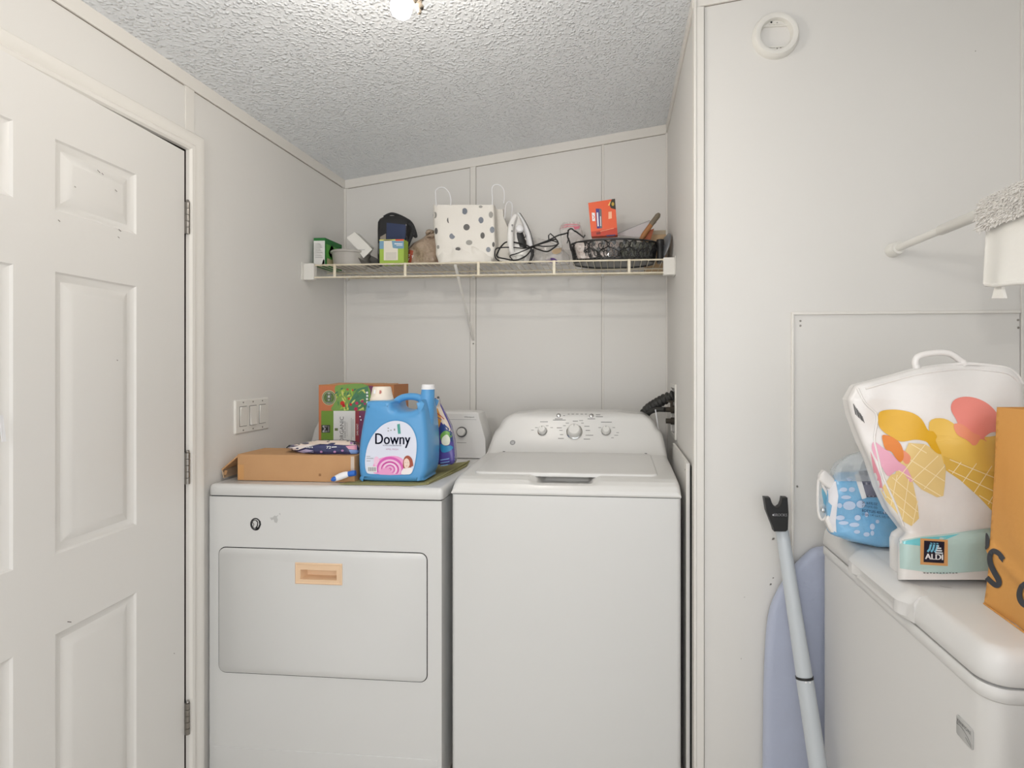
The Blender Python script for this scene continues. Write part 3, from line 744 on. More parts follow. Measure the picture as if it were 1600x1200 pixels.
# ================================================================ FREEZER
FX0, FY0, FY1 = .545, .832, 1.488
FX1 = 1.10; ST = .8155; BT = .789; FT = .868
fz = empty('chest_freezer', ((FX0+FX1)/2, FY0, 0), 'white chest freezer with bags standing on its lid at the right', 'freezer')
fo = lambda x0, y0, r: rrect(x0, FX1, y0, FY1, r, 8)
b = MB(); b.prism(fo(FX0+.004, FY0+.004, .035), xy(0), .01, BT, M['freezer']); b.build('body', fz, smooth=50)
b = MB(); b.prism(fo(FX0, FY0, .037), xy(0), BT-.001, .81, M['freezer'], steps=[(BT-.001, .003), (BT+.002, .0), (.806, 0), (.810, .003)]); b.build('rim', fz, smooth=50)
b = MB(); b.prism(fo(FX0+.006, FY0+.006, .034), xy(0), .809, ST+.001, M['inklt']); b.build('gasket', fz, smooth=50)
b = MB(); b.prism(fo(FX0-.001, FY0-.002, .040), xy(0), 0, 0, M['freezer'], steps=[(ST, .002), (ST+.002, 0), (ST+.018, .0006), (ST+.033, .003), (ST+.044, .008), (ST+.050, .014), (FT, .022)])
ld_ = b.build('lid', fz, smooth=60)
# lid handle: raised grip with a recess below
b = MB(); hy0, hy1 = 1.035, 1.262; vv = []; ff = []; NS = 40
for j in range(NS+1):
    y = hy0-.012+(hy1-hy0+.03)*j/NS
    s = min(sst(hy0-.012, hy0+.020, y), 1-sst(hy1-.004, hy1+.018, y))
    inn = min(sst(hy0+.030, hy0+.040, y), 1-sst(hy1-.030, hy1-.020, y))
    pr = [(FX0+.030, FT+.0002), (FX0+.018, FT+.0012*s), (FX0+.006-.005*s, FT-.004+.002*s), (FX0-.002-.013*s, FT-.014), (FX0-.002-.018*s, FT-.021), (FX0-.001-.018*s+.0165*inn, FT-.0225), (FX0-.001-.018*s+.0165*inn, ST+.007), (FX0-.001-.012*s*(1-inn*.5), ST+.005), (FX0-.001-.009*s, ST+.0002), (FX0+.02, ST+.0002)]
    vv += [Vector((x, y, z)) for x, z in pr]
n = 10
for j in range(NS):
    for i in range(n-1): ff.append((j*n+i, j*n+i+1, (j+1)*n+i+1, (j+1)*n+i))
ff += [tuple(range(n)), tuple(NS*n+i for i in range(n))]
b.raw(vv, ff, M['freezer']); b.build('lid_handle', ld_, smooth=35)
# badge
by0, by1 = atx(1521.5, 1150, FX0+.004).y, atx(1496, 1130, FX0+.004).y; bz0, bz1 = atx(1496, 1146, FX0+.004).z, atx(1496, 1115, FX0+.004).z
bx = FX0+.004
b = MB(); pb = [(by0, bz0+.000), (by0, bz1), (by1-.0, bz1), (by1, bz0+.006), (by1-.005, bz0)]
b.prism(rrect(by0, by1, bz0, bz1, .0035, 3), lambda a, c, d: Vector((bx-d, a, c)), 0, .002, M['chrome'] if 0 else col((185, 185, 183), .4), steps=[(0, 0), (.0016, 0), (.0022, .0008)])
fb = lambda a, c: Vector((bx-.0025, by1-(a*(by1-by0)), bz0+(bz1-bz0)*c))
text(b, 'KENMORE', fb, .08, .92, .68, .84, M['ink'])
stroke(b, [(.04, .56), (.25, .60), (.5, .56), (.75, .42), (.95, .2)], .03, fb, M['ink']); stroke(b, [(.6, .32), (.78, .2), (.95, .12)], .03, fb, M['ink'])
stroke(b, [(.05, .66), (.12, .61)], .04, fb, M['ink'])
b.build('badge', fz)
b = MB(); p = atz(1477, 917, FT+.0004)
stroke(b, [(p.x-.008, p.y+.005), (p.x-.004, p.y), (p.x+.004, p.y-.003), (p.x+.010, p.y-.003)], [.0006, .0012, .0014, .0006], lambda a, c: Vector((a, c, FT+.0005)), col((120, 118, 112), .7))
b.build('scuff', fz)

# ================================================================ IRONING BOARD AND POLE
ib = empty('ironing_board', (.55, 1.53, 0), 'periwinkle blue covered ironing board standing on end between the front wall and the freezer', 'ironing board')
M['peri'] = mat('periwinkle_cotton', (180, 187, 207), .85, bump=(9, .5, .02), sheen=.2)
yb0_ = 1.522
ctrl = []
half = [(1275, 859), (1262, 868), (1245, 885), (1230, 905), (1215, 930), (1205, 955), (1200, 985), (1197, 1030), (1195, 1090), (1194, 1200)]
hp = [(aty(x, y, yb0_).x, aty(x, y, yb0_).z) for x, y in half]
cxb = hp[0][0]+.035; hp = [(cxb, hp[0][1]+.006)]+hp+[(hp[-1][0]+.002, .06)]
left = smooth_poly(hp, 5, closed=False)
poly = left+[(2*cxb-x, z) for x, z in left[::-1][:-1]]
b = MB(); b.prism(poly, lambda a, c, d: Vector((a, 1.517+d, c)), 0, .035, M['peri'], steps=[(.033, .010), (.026, .001), (.016, 0), (.006, .003), (.001, .012), (0, .02)])
b.build('cover', ib, smooth=60)
b = MB()
for k in range(22):   # gathered hem dots along the cover edge
    z = .12+k*.022
b.box(cxb-.09, cxb-.07, 1.5505, 1.5520, .05, .6, M['metal']); b.box(cxb+.07, cxb+.09, 1.5505, 1.5520, .05, .6, M['metal'])
b.build('leg_frame', ib)
pole = empty('pole', (.47, 1.45, 0), 'grey telescoping pole with a black forked head leaning against the wall by the ironing board', 'pole')
M['poleg'] = mat('pale_grey_tube', (196, 202, 207), .35)
T0 = aty(1222.5, 832, 1.515); T1 = aty(1257, 1059, 1.425); dirp = (T1-T0).normalized(); T2 = T1+dirp*((T1.z-.0)/-dirp.z)
b = MB(); b.tube([T0-dirp*.01, T0, T1], [.0155, .0175, .0205], M['poleg'], 24); b.build('upper_tube', pole, smooth=50)
b = MB(); b.tube([T1, T2], [.0215, .0225], M['poleg'], 24); b.build('lower_tube', pole, smooth=50)
b = MB(); b.tube([T1-dirp*.004, T1+dirp*.002], .0222, M['black'], 24)
for k in (-.006, .004): b.box(T1.x+k, T1.x+k+.004, T1.y-.0232, T1.y-.021, T1.z-.001, T1.z+.003, M['white'])
b.build('black_collar', pole)
HY_ = 1.503
def hpx(l): return [(aty(x, y, HY_).x, aty(x, y, HY_).z) for x, y in l]
fk = hpx([(1208, 829), (1206, 822), (1196, 797), (1192.5, 776), (1202, 776.5), (1204.5, 784), (1208, 790), (1213, 792), (1217, 789), (1219.5, 783), (1220.5, 776), (1229, 776.5), (1230.5, 800), (1229.5, 826), (1226, 829)])
b = MB(); b.prism(fk, lambda a, c, d: Vector((a, HY_-.012+d, c)), 0, .05, M['black'], steps=[(0, .0015), (.002, .0003), (.004, 0), (.022, 0)])
fo_ = b.build('forked_head', pole, smooth=30)
b = MB(); a_ = hpx([(1205, 804.5), (1227.5, 800.5)])
text(b, 'BROOKS', lambda a, c: Vector((a, HY_-.0128, c)), a_[0][0]+.004, a_[1][0], a_[0][1], a_[1][1], M['white'], bold=.0002)
q = a_[0]; stroke(b, [(q[0], q[1]+.0035), (q[0]+.003, q[1]+.0035)], .0045, lambda a, c: Vector((a, HY_-.0128, c)), M['white'])
b.build('lettering', fo_)

# ================================================================ ROD, TOWEL, CLOTH
rod = empty('tension_rod', (.77, DF, 1.61), 'white tension rod running out from the front wall at the upper right', 'rod')
RX, RZ = .770, 1.612
b = MB(); b.tube([(RX, DF-.03, RZ), (RX, 1.335, RZ)], .0095, M['plast'], 24); b.build('inner_tube', rod, smooth=50)
b = MB(); b.tube([(RX, 1.338, RZ), (RX, 1.334, RZ), (RX, .25, RZ)], [.0098, .0125, .0125], M['plast'], 24); b.build('outer_tube', rod, smooth=50)
b = MB(); b.lathe([(.019, 0), (.0195, .004), (.0185, .030), (.0165, .034), (.0105, .035)], (RX, DF, RZ), (0, -1, 0), M['plast'], 28)
b.build('end_cap', rod, smooth=50)
b = MB(); b.tube([(RX, DF-.036, RZ), (RX, DF-.040, RZ)], .0165, M['plast'], 24); b.build('collar', rod, smooth=50)
# fluffy wash mitt folded over the rod
M['fluff'] = mat('grey_white_chenille', (236, 233, 228), .95, var=(70, .6, (205, 200, 194)), sheen=.4)
M['cloth'] = mat('white_terry', (238, 236, 230), .95, bump=(60, .4, .004), sheen=.3)
tw = empty('chenille_mop_cover', (RX, 1.12, RZ), 'grey-white fluffy chenille cover draped over the white rod', 'cloth')
rnd = random.Random(3)
ty0, ty1 = .80, 1.168; hang = .045
def fold(u, v, r=.019):      # u along rod, v round the rod
    y = ty1-(ty1-ty0)*u
    L = 2*hang+PI*r; s = v*L
    if s < hang: return Vector((RX-r, y, RZ-(hang-s))), Vector((-1, 0, 0))
    s -= hang
    if s < PI*r: a = PI-s/r; return Vector((RX+r*math.cos(a), y, RZ+r*math.sin(a))), Vector((math.cos(a), 0, math.sin(a)))
    s -= PI*r; return Vector((RX+r, y, RZ-s)), Vector((1, 0, 0))
b = MB(); b.grid(lambda u, v: fold(u, v, .016)[0], 30, 20, M['fluff']); b.grid(lambda u, v: fold(u, v, .024)[0], 30, 20, M['fluff'])
b.build('backing', tw)
b = MB()
for i in range(5200):
    u, v = rnd.random(), rnd.random()
    p, nrm = fold(u, v, .0235)
    if rnd.random() < .12: p = p+Vector((0, (.004 if u < .5 else 0), 0))
    d = (nrm*1.0+Vector((rnd.uniform(-.8, .8), rnd.uniform(-.8, .8)+(1.0 if u < .015 else 0), rnd.uniform(-.9, .3)))).normalized(); L = rnd.uniform(.005, .009)
    b.tube([p, p+d*L*.6, p+d*L+Vector((0, 0, -.002))], [.0015, .0016, .0008], M['fluff'], 4)
o = b.build('chenille_pile', tw, smooth=60, weld=False); o['kind'] = 'stuff'
def cl(u, v):    # white cloth hanging below
    y = 1.158-(.33)*u
    zt_ = RZ-.035; zb_ = EZ+.156*(.9966*y-.0638)-.003*math.sin(u*14); z = zt_+(zb_-zt_)*v
    return Vector((RX-.014+.008*math.sin(u*17+1)*(.2+v)+.002*math.sin(u*31)*v, y+.020*v*(1-u)*1.0, z))
b = MB(); b.grid(lambda u, v: cl(u, v), 60, 14, M['cloth']); b.grid(lambda u, v: cl(u, v)+Vector((.008, 0, 0)), 60, 14, M['cloth'])
hem = [cl(k/60, 1)+Vector((.004, 0, 0)) for k in range(61)]; b.tube(hem, .0055, M['cloth'], 8)
hem = [cl(0, k/14)+Vector((.004, 0, 0)) for k in range(15)]; b.tube(hem, .005, M['cloth'], 8)
a_ = aty(1553, 440, 1.16); y_ = 1.165; xx = RX-.012
tp = [(1553, 438), (1566, 438), (1564, 447), (1569, 466), (1549, 466), (1554, 448)]
q = [atx(px, py, xx) for px, py in tp]
b.raw(q+[p+Vector((.006, 0, 0)) for p in q], [(0, 1, 2, 5), (5, 2, 3, 4), (6, 7, 8, 11), (11, 8, 9, 10)]+[(i, (i+1) % 6, 6+(i+1) % 6, 6+i) for i in range(6)], M['cloth'])
tag(b.build('white_cloth', smooth=60), 'thin white cloth with a hanging tab, hung from the white rod below the fluffy cover', 'cloth')

# ================================================================ helper: soft closed shapes given by left/right edges per height
class Soft:
    def __init__(s, rows, yc, half, power=.55, wr=0, wf=(30, 40), seed=0, lean=0, zmin=-9):
        s.zmin = zmin
        """rows [(py, pxL, pxR)] top to bottom; yc depth of the middle; half thickness (number or list per row)"""
        s.rows = rows; s.yc = yc; s.half = half if isinstance(half, (list, tuple)) else [half]*len(rows); s.pw = power
        s.wr = wr; s.wf = wf; s.ph = seed*1.7; s.lean = lean
    def at(s, py):
        r = s.rows
        if py <= r[0][0]: return r[0][1], r[0][2], s.half[0]
        for i in range(len(r)-1):
            if r[i][0] <= py <= r[i+1][0]:
                t = (py-r[i][0])/max(1e-6, r[i+1][0]-r[i][0])
                return r[i][1]+(r[i+1][1]-r[i][1])*t, r[i][2]+(r[i+1][2]-r[i][2])*t, s.half[i]+(s.half[i+1]-s.half[i])*t
        return r[-1][1], r[-1][2], s.half[-1]
    def ymid(s, py): return s.yc+s.lean*(s.rows[-1][0]-py)/100.0
    def wrk(s, a, c):
        k = s.ph
        return s.wr*(math.sin(a*s.wf[0]+c*s.wf[1]*.6+k)+.6*math.sin(a*s.wf[0]*.5-c*s.wf[1]*1.3+2*k)+.5*math.sin(a*s.wf[0]*2.1+c*s.wf[1]*.4+3*k+2*math.sin(c*s.wf[1]*.7)))
    def front(s, px, py, off=.0012):
        L, R, h = s.at(py); u = max(-1, min(1, (px-L)/max(1e-6, R-L)*2-1))
        d = h*(max(0, 1-abs(u)**(2/s.pw)))**(s.pw/2)
        ym = s.ymid(py); p = aty(px, py, ym)
        y = ym-d-off
        y += s.wrk(p.x, p.z)*min(1, d/max(h, 1e-6)*1.2)
        return aty(px, py, y)
    def mesh(s, b, m, nr=24, nc=40):
        vv = []; y0, y1 = s.rows[0][0], s.rows[-1][0]
        for j in range(nr+1):
            py = y0+(y1-y0)*j/nr; L, R, h = s.at(py); ym = s.ymid(py)
            for i in range(nc):
                t = 2*PI*i/nc; cu = math.cos(t); su = math.sin(t)
                u = math.copysign(abs(cu)**s.pw, cu); d = h*math.copysign(abs(su)**s.pw, su)
                px = (L+R)/2+(R-L)/2*u
                c0 = aty(px, py, ym)
                k = (abs(d)/max(h, 1e-6))
                if d > 0: vv.append(aty(px, py, ym-d+s.wrk(c0.x, c0.z)*min(1, k*1.2)))
                else:
                    q = c0; vv.append(Vector((q.x, ym-d, q.z)))
        ff = [(j*nc+i, j*nc+(i+1) % nc, (j+1)*nc+(i+1) % nc, (j+1)*nc+i) for j in range(nr) for i in range(nc)]
        ff += [tuple(range(nc)), tuple(nr*nc+i for i in range(nc))]
        for p in vv: p.z = max(p.z, s.zmin)
        b.raw(vv, ff, m); return b

# ================================================================ BAGS ON THE FREEZER
M['bagw'] = mat('glossy_white_film', (232, 229, 226), .3, bump=(8, .35, .02), coat=.2)
M['bagteal'] = mat('pale_teal_film', (186, 212, 208), .2, bump=(9, .5, .02), coat=.4)
ic = empty('ice_cream_shopping_bag', (.72, 1.10, FT), 'large white shopping bag with yellow and pink ice cream cones on the freezer lid', 'shopping bag')
F1 = Soft([(567.5, 1500, 1515), (571, 1462, 1562), (577, 1428, 1580), (588, 1386, 1591), (602, 1334, 1597), (624, 1323, 1599), (650, 1329, 1600), (694, 1346, 1602), (720, 1358, 1603), (765, 1373, 1602), (800, 1389, 1600), (832, 1413, 1598), (841, 1404, 1596), (850, 1402, 1596), (906, 1402, 1596)],
          1.128, [.004, .012, .020, .030, .040, .050, .055, .058, .056, .056, .054, .048, .056, .060, .058], .42, .0060, (24, 26), 1, .0, FT+.001)
b = MB(); F1.mesh(b, M['bagw'], 120, 120)
f = F1.front
def fo1(o): return lambda a, c: F1.front(a, c, o)
Y1 = col((222, 172, 40), .35, bump=(9, .4, .01)); Y2 = col((236, 196, 96), .35); Y3 = col((232, 205, 140), .35); OR = col((222, 128, 40), .35)
PK = col((236, 140, 128), .35); PK2 = col((230, 168, 190), .35); PK3 = col((226, 150, 165), .35); ORP = col((236, 150, 118), .35); LN = col((250, 232, 190), .4)
def sp(l, n=5): return smooth_poly(l, n)
decal(b, sp([(1452, 660), (1475, 654), (1500, 668), (1530, 682), (1560, 680), (1590, 672), (1594, 720), (1594, 790), (1560, 800), (1530, 775), (1500, 745), (1475, 725), (1458, 700)], 4), fo1(.0012), Y2, 12)
decal(b, [(1474, 712), (1530, 735), (1594, 740), (1594, 846), (1545, 793), (1530, 777), (1500, 750), (1478, 735)], fo1(.0018), col((226, 186, 88), .35), 10)
decal(b, sp([(1486, 640), (1490, 626), (1505, 620), (1525, 622), (1545, 632), (1560, 650), (1560, 672), (1548, 676), (1538, 684), (1542, 690), (1533, 686), (1522, 696), (1514, 690), (1500, 680), (1492, 670), (1496, 660)], 4), fo1(.0020), PK, 10)
decal(b, sp([(1492, 662), (1505, 664), (1520, 676), (1532, 682), (1524, 696), (1512, 688), (1497, 680), (1491, 670)], 4), fo1(.0023), ORP, 10)
decal(b, [(1398, 742), (1420, 692), (1445, 694), (1470, 708), (1478, 735), (1476, 760), (1474, 775), (1464, 777), (1440, 765), (1425, 750)], fo1(.0014), Y3, 10)
decal(b, sp([(1372, 650), (1378, 642), (1400, 640), (1425, 645), (1440, 655), (1450, 672), (1458, 674), (1464, 682), (1462, 688), (1466, 698), (1471, 709), (1464, 708), (1455, 700), (1447, 690), (1430, 687), (1408, 690), (1392, 682), (1380, 674), (1373, 664)], 4), fo1(.0022), Y1, 9)
decal(b, sp([(1379, 680), (1392, 682), (1404, 690), (1410, 700), (1412, 714), (1407, 722), (1400, 716), (1393, 706), (1384, 702), (1380, 692)], 4), fo1(.0026), OR, 9)
decal(b, sp([(1409, 703), (1418, 708), (1423, 715), (1420, 724), (1414, 724), (1408, 714)], 4), fo1(.0020), ORP, 9)
decal(b, sp([(1366, 690), (1380, 700), (1392, 708), (1405, 722), (1416, 730), (1424, 745), (1428, 750), (1422, 753), (1412, 740), (1400, 736), (1388, 744), (1378, 730), (1368, 715), (1362, 700)], 4), fo1(.0018), PK2, 9)
decal(b, [(1360, 705), (1366, 720), (1376, 745), (1380, 768), (1374, 766), (1366, 745)], fo1(.0016), PK3, 9)
decal(b, [(1376, 766), (1392, 742), (1408, 738), (1426, 752), (1434, 790), (1436, 810), (1424, 822), (1412, 815), (1396, 795), (1384, 782)], fo1(.0014), Y3, 9)
for a, c2 in (((1404, 735), (1470, 775)), ((1412, 712), (1476, 752)), ((1424, 694), (1448, 708)), ((1400, 752), (1446, 694)), ((1424, 752), (1466, 712)), ((1444, 764), (1476, 728))):
    stroke(b, [(a[0]+(c2[0]-a[0])*k/6, a[1]+(c2[1]-a[1])*k/6) for k in range(7)], 1.3, fo1(.0019), LN)
for a, c2 in (((1384, 758), (1434, 800)), ((1394, 746), (1432, 778)), ((1392, 790), (1402, 742)), ((1410, 812), (1420, 748)), ((1426, 820), (1434, 782)), ((1386, 776), (1428, 812))):
    stroke(b, [(a[0]+(c2[0]-a[0])*k/6, a[1]+(c2[1]-a[1])*k/6) for k in range(7)], 1.2, fo1(.0019), LN)
for a, c2 in (((1484, 718), (1592, 762)), ((1482, 734), (1592, 786)), ((1488, 740), (1502, 722)), ((1504, 754), (1526, 724)), ((1522, 770), (1550, 728)), ((1544, 788), (1574, 738)), ((1566, 806), (1592, 762)), ((1530, 774), (1592, 812))):
    stroke(b, [(a[0]+(c2[0]-a[0])*k/8, a[1]+(c2[1]-a[1])*k/8) for k in range(9)], 1.3, fo1(.0021), LN)
# barcode on the gusset
for k in range(9):
    x0 = 1333.5+k*1.7; stroke(b, [(x0, 631+k*2.4), (x0+3.6, 648+k*1.6)], .8 if k % 3 else 1.3, fo1(.0015), M['ink'])
# teal base band and the shop's square logo
decal(b, [(1405, 845), (1440, 838), (1480, 834), (1540, 826), (1594, 820), (1594, 896), (1540, 892), (1470, 897), (1420, 890), (1406, 888)], fo1(.0014), M['bagteal'], 10)
decal(b, [(1410, 846), (1440, 840), (1470, 838), (1500, 834), (1470, 846), (1440, 853), (1412, 850)], fo1(.0018), col((112, 196, 206), .25), 10)
def lg(a, c): return F1.front(1438+43*a, 841+41*c+2.5*a, .0030)    # logo square coordinates 0..1, c downwards
decal(b, [(0, 0), (1, 0), (1, 1), (0, 1)], lambda a, c: F1.front(1438+43*a, 841+41*c+2.5*a, .0022), col((214, 160, 104), .4), .2)
decal(b, [(.14, .08), (.88, .08), (.86, .90), (.12, .90)], lambda a, c: F1.front(1438+43*a, 841+41*c+2.5*a, .0026), col((28, 28, 48), .4), .2)
lbv = col((120, 196, 226), .4)
for k in range(3):
    stroke(b, [(.26+.13*k, .50), (.34+.12*k, .40), (.37+.12*k, .28), (.40+.11*k, .15)], .075, lg, lbv)
for k in range(3): stroke(b, [(.60-.03*k, .34+.09*k), (.76+.03*k, .34+.09*k)], .055, lg, col((225, 235, 240), .4))
stroke(b, [(.62, .26), (.68, .26)], .05, lg, col((225, 235, 240), .4))
text(b, 'ALDI', lambda a, c: lg(a, c), .18, .82, .78, .57, M['white'], bold=.012)
for k in range(11): stroke(b, [(1443+k*5, 895+(.5 if k % 2 else 0)), (1446+k*5, 895.4)], 1.3, fo1(.0018), M['ink'])
b.build('bag_body', ic, smooth=60, weld=False)
b = MB()        # gusset fold
gs = smooth_poly([(1340, 607), (1352, 630), (1370, 650), (1366, 685), (1370, 705), (1380, 745), (1398, 785), (1412, 822)], 5, closed=False)
b.tube([F1.front(x, y, .0008) for x, y in gs], .0022, M['bagw'], 8); b.build('side_seam', ic, smooth=60)
b = MB()
hem = [F1.front(1332+(1598-1332)*k/30, 1, 0) for k in range(2)]
top = smooth_poly([(1334, 604), (1360, 596), (1395, 586), (1428, 577), (1465, 571), (1507, 567.5), (1540, 569.5), (1572, 574), (1588, 584), (1598, 599)], 4, closed=False)
b.tube([aty(x, y+1, 1.122) for x, y in top], [.0035]*len(top), M['bagw'], 8)
b.tube([F1.front(x, y+9, .0008) for x, y in top[3:-3]], [.0022]*len(top), M['bagw'], 8)
b.build('top_hem', ic, smooth=60)
b = MB()        # moulded handle loop
hl = smooth_poly([(1434, 577), (1430, 570), (1431, 561), (1437, 556), (1448, 553), (1465, 551), (1482, 552), (1492, 557), (1500, 563), (1507, 570)], 6, closed=False)
b.tube([aty(x, y, 1.125) for x, y in hl], [.0062 if 4 < i < len(hl)-5 else .0075 for i in range(len(hl))], M['bagw'], 10); b.build('handle', ic, smooth=60)

# blue plastic wrapped bottle pack
M['film'] = mat('clear_film', (225, 232, 236), .12, bump=(18, .8, .02), alpha=.42, coat=.6)
M['bluef'] = mat('blue_printed_film', (120, 182, 226), .25, bump=(14, .6, .015), var=(14, .7, (160, 206, 236)), coat=.3)
bp_ = empty('wrapped_bottle_pack', (.60, 1.31, FT), 'blue printed plastic wrapped pack of bottles on the freezer beside the ice cream bag', 'bottle pack')
F2 = Soft([(738, 1310, 1385), (748, 1300, 1398), (765, 1292, 1404), (790, 1290, 1410), (815, 1291, 1413), (835, 1298, 1414), (845, 1325, 1413), (851, 1352, 1411), (855, 1368, 1408)], 1.312, [.012, .03, .042, .048, .05, .05, .05, .048, .044], .6, .004, (40, 50), 2, 0, FT+.001)
b = MB(); F2.mesh(b, M['bluef'], 34, 48)
g2 = lambda o: (lambda a, c: F2.front(a, c, o))
rn = random.Random(5)
lb2 = col((196, 214, 240), .3)
for cx_, cy_, rx_, ry_ in ((1318, 765, 6, 3.5), (1331, 765, 5, 4), (1322, 777, 8, 3), (1312, 790, 4, 4), (1327, 790, 10, 7), (1345, 788, 7, 6), (1313, 809, 7, 4), (1340, 809, 5, 4.5), (1318, 817, 8, 3), (1335, 820, 8, 3.5), (1354, 804, 3, 4), (1339, 831, 5, 3), (1354, 835, 5, 3.5), (1363, 823, 4, 5), (1363, 833, 3, 4), (1327, 748, 4, 4), (1371, 815, 3, 3), (1345, 750, 3, 6), (1384, 800, 4, 3)):
    decal(b, circle(cx_, cy_, rx_, ry_, 12), g2(.0016), lb2, 5)
decal(b, [(1310, 775), (1308, 792), (1306, 815), (1307, 832), (1294, 826), (1290, 812), (1297, 806), (1300, 790), (1290, 780), (1290, 755), (1306, 752)], g2(.002), col((232, 232, 238), .3, bump=(10, .4, .01)), 8)
decal(b, [(1335, 742), (1343, 738), (1350, 758), (1354, 778), (1347, 780), (1342, 765)], g2(.002), M['white'], 6)
decal(b, [(1341, 736), (1368, 734), (1372, 755), (1372, 777), (1354, 777), (1349, 760)], g2(.0024), col((120, 122, 140), .35), 6)
for k in range(6): stroke(b, [(1344+k*4.6, 736.5), (1350+k*4, 756), (1355.5+k*3, 776)], .9 if k % 2 else 1.8, g2(.003), col((75, 76, 95), .4) if k % 2 == 0 else col((190, 190, 200), .3))
for s_, x0, x1, y0 in (('24  16.9 FL OZ', 1347, 1371, 783), ('(1 PT 0.9 FL OZ)', 1347, 1371, 789), ('BOTTLES 405.6 FL', 1347, 1388, 795.5), ('(3 GAL 1 PT 5.6 FL OZ) 12 L', 1347, 1392, 802)):
    text(b, s_, lambda a, c, y0=y0: F2.front(a, y0+5-c+(a-1347)*.12, .003), x0, x1, 1.0, 5.0, M['navy'])
b.build('printed_wrap', bp_, smooth=60, weld=False)
b = MB()        # clear gathered film on top and the white cap end
F2b = Soft([(704, 1352, 1372), (712, 1325, 1380), (725, 1306, 1385), (738, 1300, 1386), (752, 1300, 1390)], 1.315, [.01, .025, .035, .04, .04], .7, .006, (70, 90), 4)
F2b.mesh(b, M['film'], 20, 40); b.build('clear_film', bp_, smooth=30)
b = MB()
rim = smooth_poly([(1290, 738), (1283, 746), (1279, 752), (1278, 775), (1279, 800), (1284, 812), (1292, 806), (1296, 790), (1293, 772), (1285, 756)], 4)
b.tube([aty(x, y, 1.30) for x, y in rim], .0035, M['bagw'], 8, closed=True)
b.raw([aty(x, y, 1.304) for x, y in rim], [tuple(t) for t in tessellate_polygon([[Vector((x, y, 0)) for x, y in rim]])], M['film'])
lf = [(1284.5, 758), (1290, 768), (1293, 782), (1291, 792), (1287, 786), (1284, 770)]
b.raw([aty(x, y, 1.303) for x, y in lf], [tuple(t) for t in tessellate_polygon([[Vector((x, y, 0)) for x, y in lf]])], col((120, 178, 200), .4))
Fc = Soft([(736, 1286, 1292), (742, 1280, 1299), (750, 1279, 1306), (758, 1286, 1310), (764, 1296, 1309)], 1.30, .016, .6, .002, (60, 60), 3); Fc.mesh(b, M['bagw'], 10, 24)
Fc = Soft([(800, 1296, 1304), (812, 1288, 1306), (822, 1292, 1306), (832, 1298, 1307)], 1.30, .018, .6, .002, (60, 60), 3); Fc.mesh(b, M['bagw'], 10, 24)
b.lathe([(.006, 0), (.0055, .003), (.002, .004)], aty(1287, 797, 1.298), (0, -1, .2), M['chrome'], 14)
b.build('film_end_loop', bp_, smooth=60)

# brown paper bag
M['kraft'] = mat('kraft_paper', (214, 156, 84), .75, bump=(7, .35, .02), var=(5, .5, (198, 140, 70)))
kb_ = empty('brown_paper_bag', (.80, .93, FT), 'brown paper shopping bag printed with dark letters, standing on the freezer lid', 'paper bag')
C0 = atz(1536, 943, FT+.001); X0 = C0.x
tpz = atx(1562, 636, X0+.02).z; ty_ = atx(1562, 636, X0+.02).y
def kf(a, c, off=0):     # a: 0 far corner .. 1 near corner, c: 0 bottom .. 1 top ; face looking to -x
    yf = C0.y-.02*0+(ty_-C0.y)*c; y = yf-.30*a
    x = X0+.02*c+.004*math.sin(a*9+c*5)+.005*math.sin(c*9-a*6+1)*(.3+a)+.003*math.sin(c*23+a*11)*a-off-.006*math.exp(-((c-.28+.25*a)/.03)**2)
    return Vector((x, y, FT+.001+(tpz-FT-.001)*c))
b = MB(); b.grid(lambda u, v: kf(u, v), 40, 48, M['kraft'])
def kb2(u, v): p = kf(1, v); return Vector((p.x+.18*u, p.y, p.z))
def kb3(u, v): p = kf(0, v); return Vector((p.x+.18*u, p.y+.004*math.sin(u*6), p.z))
def kb4(u, v): p = kf(u, v); return Vector((X0+.02*v+.18, p.y, p.z))
b.grid(kb2, 12, 24, M['kraft']); b.grid(kb3, 12, 24, M['kraft']); b.grid(kb4, 20, 24, M['kraft'])
b.raw([kf(0, 0), kf(1, 0), kf(1, 0)+Vector((.18, 0, 0)), kf(0, 0)+Vector((.18, 0, 0))], [(0, 1, 2, 3)], M['kraft'])
b.build('bag_body', kb_, smooth=60)
b = MB()
def kpx(px, py, off=.0014):
    p = atx(px, py, X0+.01); c = (p.z-FT)/(tpz-FT); 
    for _ in range(3):
        yf = C0.y+(ty_-C0.y)*c; a = (yf-p.y)/.30; p = atx(px, py, kf(a, c).x); c = (p.z-FT)/(tpz-FT)
    yf = C0.y+(ty_-C0.y)*c; a = (yf-p.y)/.30
    return kf(a, c, off)
ik = col((58, 60, 66), .7)
def kst(pts, wd): stroke(b, smooth_poly(pts, 6, closed=False), wd, lambda a, c: kpx(a, c), ik)
ss = [(1569, 875), (1561, 865), (1552, 862), (1548, 870), (1549, 882), (1555, 895), (1561, 906), (1562, 913), (1558, 915.5), (1551, 911), (1543, 903)]
sm_ = smooth_poly(ss, 6, closed=False); nS = len(sm_)
stroke(b, sm_, [9-2.5*abs(i/nS-.5) for i in range(nS)], lambda a, c: kpx(a, c), ik)
decal(b, [(1569.5, 869), (1568, 880), (1561, 872)], lambda a, c: kpx(a, c), ik); 
decal(b, smooth_poly([(1541.5, 834), (1546, 838), (1547.5, 848), (1544, 858), (1540.5, 857)], 4), lambda a, c: kpx(a, c), ik)
oo = circle(1609, 930, 15, 18, 40)
stroke(b, oo+[oo[0]], 9, lambda a, c: kpx(a, c), ik)
b.build('lettering', kb_, smooth=60, weld=False)
